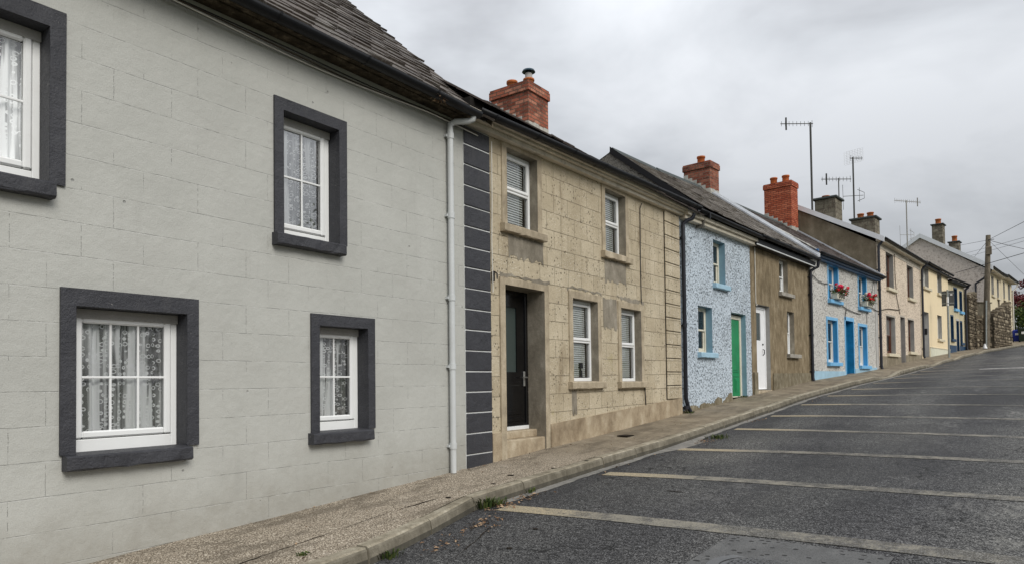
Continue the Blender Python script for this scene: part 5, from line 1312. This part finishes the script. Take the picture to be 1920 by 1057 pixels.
# ---- aerials
def aerial(base, h, label, boom, nel, face, second=None, grid=False, mt='antenna', mast_r=.028, tilt=0.0, big=.45):
    """base: world point, boom: (length back, length forward) along direction face (unit xy)"""
    r_ = empty('tv_aerial', base); tag(r_, label, 'aerial', 'television aerials on the chimneys')
    b = MB(); b.tube([(0,0,0),(tilt*h,0,h)], mast_r, 6); b.build('mast', MT[mt], r_)
    fx, fy = face; sx, sy = -fy, fx; tx_ = tilt*h
    b = MB(); b.tube([(tx_-fx*boom[0],-fy*boom[0],h-.05),(tx_+fx*boom[1],fy*boom[1],h-.05+.0)], .02, 5); b.build('boom', MT[mt], r_)
    e_ = MB()
    for i in range(nel):
        q = -boom[0]+.04+(boom[0]+boom[1]-.08)*i/(nel-1); L = .11+.05*(i == 0)
        e_.tube([(tx_+fx*q,fy*q,h-.05-L),(tx_+fx*q,fy*q,h-.05+L)], .009, 4)
    e_.build('director_rods', MT[mt], r_)
    if grid:
        g = MB(); cxg = tx_+fx*.05
        for i in range(9): z = h-.42+.085*i; g.tube([(cxg-fx*.1-sx*.0-fx*.35, -fy*.35, z),(cxg+fx*.45, fy*.45, z+.22)], .0035, 4)
        for i in range(8): q = -.45+.14*i; g.tube([(tx_+fx*q,fy*q,h-.42+(q+.45)*.25),(tx_+fx*q,fy*q,h+.26+(q+.45)*.25)], .0035, 4)
        g.build('mesh_reflector', MT['antenna_lt'], r_)
    else:
        d_ = MB(); q = boom[1]-.25; d_.box(tx_+fx*q-.03, tx_+fx*q+.03, fy*q-.03, fy*q+.03, h-.05-.28, h-.05+.28); d_.build('dipole', MT[mt], r_)
    if second:
        z = h*second; s_ = MB(); s_.tube([(-fx*.55,-fy*.55,z-.05),(fx*.5,fy*.5,z)], .014, 5)
        s_.tube([(-fx*.55,-fy*.55,z-.75),(-fx*.57,-fy*.57,z+.55)], .010, 4); s_.tube([(fx*.2,fy*.2,z+.3),(fx*.55,fy*.55,z+.15),(fx*.55,fy*.55,z-.15),(fx*.2,fy*.2,z-.3)], .014, 4)
        s_.tube([(fx*.3,fy*.3,z-.35),(fx*.3,fy*.3,z+.4)], .010, 4); s_.build('folded_dipole', MT[mt], r_)
FD = (-.80, -.60); FR = (.80, .60)
aerial((-7.21, 33.0, 7.55), 3.98, 'tallest television aerial, on a thick mast at the white barge board', (.12, 1.35), 9, FD, mast_r=.045)
aerial((-6.82, 36.9, 8.25), 1.60, 'short television aerial rising from the grey block chimney', (.62, .85), 9, FD, mast_r=.025)
aerial((-6.56, 39.3, 7.7), 3.75, 'television aerial with a square mesh reflector', (.15, .5), 5, FR, second=.47, grid=True, mast_r=.04)
aerial((-5.46, 51.1, 8.0), 3.45, 'farthest television aerial, pale mast before the white gable', (.95, 1.15), 13, (.62,.78), second=.36, mt='antenna_lt', mast_r=.035)

# ---- stone walls and pier beyond the corner house
def rubble(name, label, p0, p1, zlo, tops, th, stone=(.12, .30), seed=1, cap=True):
    """dry looking rubble wall from p0 to p1 (world xy); tops = heights along it"""
    rnd = random.Random(seed); a = Vector((*p0, 0)); b = Vector((*p1, 0)); L = (b-a).length; t_ = (b-a)/L; nrm = Vector((t_.y, -t_.x, 0))
    r_ = empty(name, (p0[0], p0[1], zlo)); tag(r_, label, 'wall')
    top = lambda q: tops[0]+(tops[1]-tops[0])*q/L if len(tops) == 2 else lerp([(i*L/(len(tops)-1), h) for i, h in enumerate(tops)], q)
    core = MB(); n = 12
    for i in range(n):
        q0, q1 = L*i/n, L*(i+1)/n; A = a+t_*q0; B = a+t_*q1
        core.prism([A-nrm*(th/2-.03)+Vector((0,0,zlo-.3)), B-nrm*(th/2-.03)+Vector((0,0,zlo-.3)), B-nrm*(th/2-.03)+Vector((0,0,top(q1)-.05)), A-nrm*(th/2-.03)+Vector((0,0,top(q0)-.05))], nrm*(th-.06))
    core.build('mortar_core', MT['mortar'], r_, origin=(p0[0], p0[1], zlo))
    st = MB()
    for side in (1, -1):
        z = zlo-.1
        while z < max(tops):
            h = rnd.choice((.07, .10, .13, .19, .24))*rnd.uniform(.85, 1.15); q = rnd.uniform(-.1, 0)
            while q < L:
                w_ = rnd.uniform(*stone)*(1.8 if rnd.random() < .25 else 1); m = q+w_/2
                if 0 < m < L and z+h*.5 < top(m):
                    c = a+t_*m+nrm*side*(th/2-.03)+Vector((0,0,z+h/2))
                    hx, hz, hy = w_/2-.008, h/2-.007, .025+rnd.random()*.035; vs = []
                    for k in range(8):
                        an = k/8*2*math.pi+rnd.uniform(-.25, .25); ex = abs(math.cos(an))**.55*math.copysign(1, math.cos(an)); ez = abs(math.sin(an))**.55*math.copysign(1, math.sin(an))
                        vs.append((ex*hx*rnd.uniform(.85, 1.02), ez*hz*rnd.uniform(.85, 1.02)))
                    P_ = [c+t_*x_+Vector((0,0,z_)) for x_, z_ in vs]; f_ = [c+t_*x_*.78+Vector((0,0,z_*.78))+nrm*side*hy for x_, z_ in vs]
                    st.add(P_+f_, [(k, (k+1) % 8, (k+1) % 8+8, k+8) for k in range(8)]+[tuple(range(8, 16))])
                q += w_+.004
            z += h+.006
    if cap:
        q = 0
        while q < L:
            w_ = rnd.uniform(.06, .16); h = rnd.uniform(.10, .26); c = a+t_*(q+w_/2); z = top(q)-.06; le = rnd.uniform(-.35, .35)
            st.prism([c-t_*w_*.45-nrm*th*.48+Vector((0,0,z)), c+t_*w_*.45-nrm*th*.48+Vector((0,0,z)), c+t_*(w_*.45+le*h)-nrm*th*.4+Vector((0,0,z+h)), c+t_*(-w_*.3+le*h)-nrm*th*.42+Vector((0,0,z+h*.9))], nrm*th*.9); q += w_
    st.build('stones', MT['stone'], r_, origin=(p0[0], p0[1], zlo)); return r_
rubble('stone_wall', 'dark overgrown rubble wall beside the corner house, under the grey gable', (-2.30, 48.6), (-2.02, 51.3), 1.6, (4.75, 4.8, 5.0, 5.1), .4, seed=3)
rubble('stone_wall', 'rough rubble wall left of the telegraph pole with a block parapet on it', (-2.02, 51.3), (-1.30, 51.9), 1.75, (3.75, 3.70), .42, seed=5, cap=False)
r_ = empty('block_parapet', (-1.62, 51.6, 3.7)); tag(r_, 'dark cement block parapet standing on the rubble wall left of the pole', 'wall')
b = MB(); b.prism([(-.42,-.32,-.02),(.36,.34,-.02),(.36,.34,.86),(-.42,-.32,.90)], (.10,-.16,0)); b.build('blockwork', MT['blockwall'], r_)
b = MB(); b.prism([(-.46,-.36,.88),(.40,.38,.84),(.40,.38,.90),(-.46,-.36,.94)], (.14,-.2,0)); b.build('coping', MT['mortar'], r_)
rubble('stone_wall', 'low rubble garden wall right of the telegraph pole with upright coping stones', (-1.22, 52.2), (-.37, 57.3), 1.85, (3.78, 4.15, 4.5, 4.92), .45, seed=9)

# ---- wheelie bins
def bin_(x_, y_, z_, s_, mt, label, rot, w_=.58):
    r_ = empty('wheelie_bin', (x_, y_, z_), rot); tag(r_, label, 'bin', 'bins beside the end house')
    b = MB(); h = .93*s_; a = w_/2
    lo = [(-a*.8,-a*.8,.06),(a*.8,-a*.8,.06),(a*.8,a*.8,.06),(-a*.8,a*.8,.06)]; hi = [(-a,-a*1.05,h),(a,-a*1.05,h),(a,a*1.05,h),(-a,a*1.05,h)]
    b.add(lo+hi, [(0,3,2,1),(4,5,6,7),(0,1,5,4),(1,2,6,5),(2,3,7,6),(3,0,4,7)]); b.box(-a*1.05, a*1.05, -a*1.1, a*1.1, h-.05, h-.01, 0, .01); b.build('body', MT[mt], r_)
    b = MB(); b.box(-a*1.06, a*1.06, -a*1.15, a*1.05, h, h+.05, 0, .02); b.box(-a*.8, a*.8, -a*.8, a*.7, h+.05, h+.09, 0, .03); b.tube([(-a*.8,a*1.15,h-.02),(a*.8,a*1.15,h-.02)], .02, 6); b.build('lid', MT[mt], r_)
    for q in (-a*.8, a*.8): b = MB(); b.tube([(q-.03,a*.8,.11),(q+.03,a*.8,.11)], .11, 14); b.build('wheel', MT['black'], r_)
    b = MB(); b.box(-.10, .12, -a*.97-.02, -a*.97-.004, h*.62, h*.80); b.build('label_sticker', MT['white'], r_)
bin_(.10, 67.6, zw(67.6)-.02, .95, 'bin_blue', 'blue wheelie bin against the end of the cream house', R(8), .5)
bin_(.56, 67.0, zw(67)-.02, 1.08, 'bin_green', 'dark green wheelie bin to the right of the blue one', R(-5), .66)
bin_(1.25, 67.2, zw(67)-.02, 1.1, 'bin_green', 'second dark green wheelie bin, cut by the right edge', R(4), .66)

# ---- shrubs behind the bins
def leafball(mb, c, rx, ry, rz, n, size, rnd, lumps=9):
    L = [(Vector((rnd.gauss(0,.45)*rx, rnd.gauss(0,.45)*ry, rnd.gauss(0,.45)*rz)), rnd.uniform(.35, .6)) for _ in range(lumps)]
    for i in range(n):
        o, k = rnd.choice(L); d_ = Vector((rnd.gauss(0,1), rnd.gauss(0,1), rnd.gauss(0,1))).normalized()*rnd.uniform(.6, 1.05)*k
        p = Vector(c)+o+Vector((d_.x*rx, d_.y*ry, d_.z*rz)); nn = (d_.normalized()+Vector((rnd.gauss(0,.6), rnd.gauss(0,.6), rnd.gauss(0,.6)))).normalized()
        t_ = nn.orthogonal().normalized(); t_ = (Matrix.Rotation(rnd.uniform(0, 6.28), 3, nn) @ t_); s_ = nn.cross(t_); w_ = size*rnd.uniform(.6, 1.3)
        mb.add([p-t_*w_, p-s_*w_*.5, p+t_*w_, p+s_*w_*.5], [(0,1,2,3)])
def shrub(x_, y_, z_, rx, ry, rz, n, size, mt, label, seed, hgt=None):
    rnd = random.Random(seed); r_ = empty('shrub', (x_, y_, z_)); tag(r_, label, 'shrub')
    b = MB(); leafball(b, (0, 0, hgt or rz*.9), rx, ry, rz, n, size, rnd); b.build('foliage', MT[mt], r_)
    b = MB()
    for i in range(5): a = rnd.uniform(0, 6.28); b.tube([(0,0,-.2),(math.cos(a)*rx*.2, math.sin(a)*ry*.2, rz*.5),(math.cos(a)*rx*.5, math.sin(a)*ry*.5, (hgt or rz)*1.1)], [.06,.045,.02], 6)
    b.build('stems', MT['bark'], r_)
shrub(.9, 76, zw(76)-.2, 1.7, 1.7, 1.5, 2600, .11, 'leafg', 'yellow-green bush behind the bins', 21, 1.9)
shrub(.55, 79, zw(79)-.2, 1.9, 1.4, 1.2, 2600, .12, 'leafr', 'dark red bush showing above the green one', 22, 3.4)
shrub(2.6, 74, zw(74)-.3, 1.5, 1.5, 1.4, 1800, .11, 'leafg', 'dark green bush at the right edge behind the bins', 23, 1.6)
# ---- distant house
HF = House('distant_grey_house', 'pale grey house far beyond the bushes at the right edge', 'house', -1.6, 108, 12, 4.2)
HF.opening(1.2, 2.2, 5.6, 6.8)
HF.wall(0, 3.0, 9.4, 7, MT['far_wall'], ridge=(3.5, 9.5), zbot=3.5); wn = win_upvc(HF, 1.2, 2.2, 5.6, 6.8, .1, None, 'fixed', back='none')
b = MB(); b.box(-.15, 3.15, -.15, 7.1, 9.5, 9.62); HF.part(b, 'flat_roof_edge', MT['capstone'])

# ---- growth across the street (its reflection shows in the panes)
def tree(x_, y_, h, rx, n, label, seed):
    rnd = random.Random(seed); z_ = zw(y_)-.4; r_ = empty('broadleaf_tree', (x_, y_, z_)); tag(r_, label, 'tree')
    b = MB(); b.tube([(0,0,-.3),(.1,.05,h*.25),(0,.1,h*.5),(.1,0,h*.75)], [.22,.17,.12,.05], 10)
    for i in range(7): a = rnd.uniform(0, 6.28); q = rnd.uniform(.3, .6)*h; b.tube([(0,0,q),(math.cos(a)*rx*.5, math.sin(a)*rx*.5, q+h*.15),(math.cos(a)*rx*.8, math.sin(a)*rx*.8, q+h*.25)], [.08,.05,.02], 6)
    b.build('trunk', MT['bark'], r_)
    b = MB(); leafball(b, (0, 0, h*.64), rx, rx, h*.34, n, .12, rnd, 16); b.build('crown', MT['leafg'], r_)
tree(9.5, 17.5, 7.4, 3.2, 5200, 'leafy tree across the street mirrored in the narrow upper window', 31)
tree(10.5, 9.5, 5.6, 2.6, 3500, 'unseen lower tree added to darken the window reflections', 32)  # out of view, added for a darker reflection in the lower panes

# ---- weeds, leaves and dirt in the gutter
def tuft(x_, y_, z_, n, h, label, seed, spread=.08, mt='grass'):
    rnd = random.Random(seed); b = MB()
    for i in range(n):
        a = rnd.uniform(0, 6.28); r0 = rnd.random()*spread; L = h*rnd.uniform(.5, 1.1); le = rnd.uniform(.2, .9)*L; w_ = rnd.uniform(.004, .009)
        p = Vector((math.cos(a)*r0, math.sin(a)*r0*1.6, 0)); dx = Vector((math.cos(a), math.sin(a), 0)); sd_ = Vector((-dx.y, dx.x, 0))*w_
        b.add([p-sd_, p+sd_, p+dx*le*.5+sd_+Vector((0,0,L*.7)), p+dx*le*.5-sd_+Vector((0,0,L*.7)), p+dx*le+Vector((0,0,L*.85))], [(0,1,2,3),(3,2,4)])
    o = b.build('weed_clump', MT[mt]); o.location = (x_, y_, z_); tag(o, label, 'weed'); return o
gpt = lambda y_, o_: (xk(y_)+o_, y_, zroad(xk(y_)+o_, y_)+.005)
tuft(*gpt(5.72, .07), 90, .13, 'bright green weed clump at the kink of the kerb', 41)
tuft(*gpt(5.9, .10), 45, .08, 'small weed clump just past the green one at the kerb kink', 45)
tuft(*gpt(11.5, .38), 110, .07, 'low green weed patch in the gutter channel beside the painted bars', 42, .20)
tuft(*gpt(3.95, .06), 50, .08, 'small weed clump at the nearest kerb joint', 43, .08)
tuft(*gpt(6.55, .05), 30, .06, 'tiny weed clump past the kerb kink', 47, .05)
tuft(-4.42, 3.35, pav_z(-4.42, 3.35)+.001, 60, .018, 'flat patch of green moss on the near pavement', 44, .05)
for i, (px1, py1, lab) in enumerate(((-5.48, 17.3, 'moss and weeds at the foot of the taupe house doorstep'), (-5.5, 13.8, 'weeds at the foot of the black pipe'), )):
    tuft(px1, py1, zw(py1), 60, .05, lab, 50+i, .12)
o = tuft(-5.30, 5.95, 3.33, 50, .10, 'dry yellow moss clump hanging on the near gutter', 61, .05, 'leafdead'); o.rotation_euler = (R(160), 0, 0)
rnd = random.Random(77); b = MB()
spots = [(5.8, .16, .22, 90), (6.3, .14, .3, 50), (5.1, .35, .35, 60), (4.5, .3, .3, 30), (11.0, .3, .35, 50), (14.2, .2, .3, 25), (9.0, .18, 1.2, 18), (19.0, .2, 1.5, 20)]
def litter(x_, y_, z_, k=1.0):
    n = Vector((rnd.gauss(0,.35), rnd.gauss(0,.35), 1)).normalized(); t_ = Matrix.Rotation(rnd.uniform(0, 6.28), 3, n) @ n.orthogonal().normalized(); s_ = n.cross(t_)
    L = rnd.uniform(.012, .030)*k; c = Vector((x_, y_, z_+.008)); b.add([c-t_*L, c-s_*L*.5+n*.004, c+t_*L, c+s_*L*.5+n*.004], [(0,1,2,3)])
for y0, o0, sp, cnt in spots:
    for i in range(cnt):
        yy = y0+rnd.gauss(0, sp*.6); oo = abs(rnd.gauss(o0, .09)); xx = xk(yy)+.03+oo; litter(xx, yy, zroad(xx, yy)+.006)
for i in range(60):
    yy = rnd.uniform(2.5, 16); xx = xw(yy)+.1+rnd.random()*.9*(xk(yy)-xw(yy)-.2); litter(xx, yy, pav_z(xx, yy), .7)
for i in range(70):
    yy = rnd.uniform(3.5, 18); xx = xw(yy)+.02+abs(rnd.gauss(0, .05)); litter(xx, yy, pav_z(xx, yy), .7)
tag(b.build('fallen_leaves', MT['leafdead']), kind='stuff')
# dark tar marks and pads on the tarmac and the pavement
rnd = random.Random(12)
for x_, y_, rx_, ry_, f in ((-3.35, 4.55, .035, .025, zroad), (-3.50, 5.15, .04, .03, zroad), (-3.0, 7.1, .12, .02, zroad), (-4.75, 5.4, .05, .03, pav_z), (-4.9, 6.7, .06, .04, pav_z), (-4.7, 7.35, .06, .03, pav_z), (-4.62, 8.0, .05, .03, pav_z), (-4.5, 2.9, .06, .015, pav_z), (-4.3, 2.6, .06, .02, pav_z), (-4.78, 6.2, .04, .03, pav_z)):
    b = MB(); m = 9; b.add([(math.cos(k*6.283/m)*rx_*rnd.uniform(.6,1.1), math.sin(k*6.283/m)*ry_*rnd.uniform(.6,1.1), .0) for k in range(m)], [tuple(range(m))])
    o = b.build('tar_spot', MT['dark']); o.location = (x_, y_, f(x_, y_)+.007); tag(o, kind='structure')
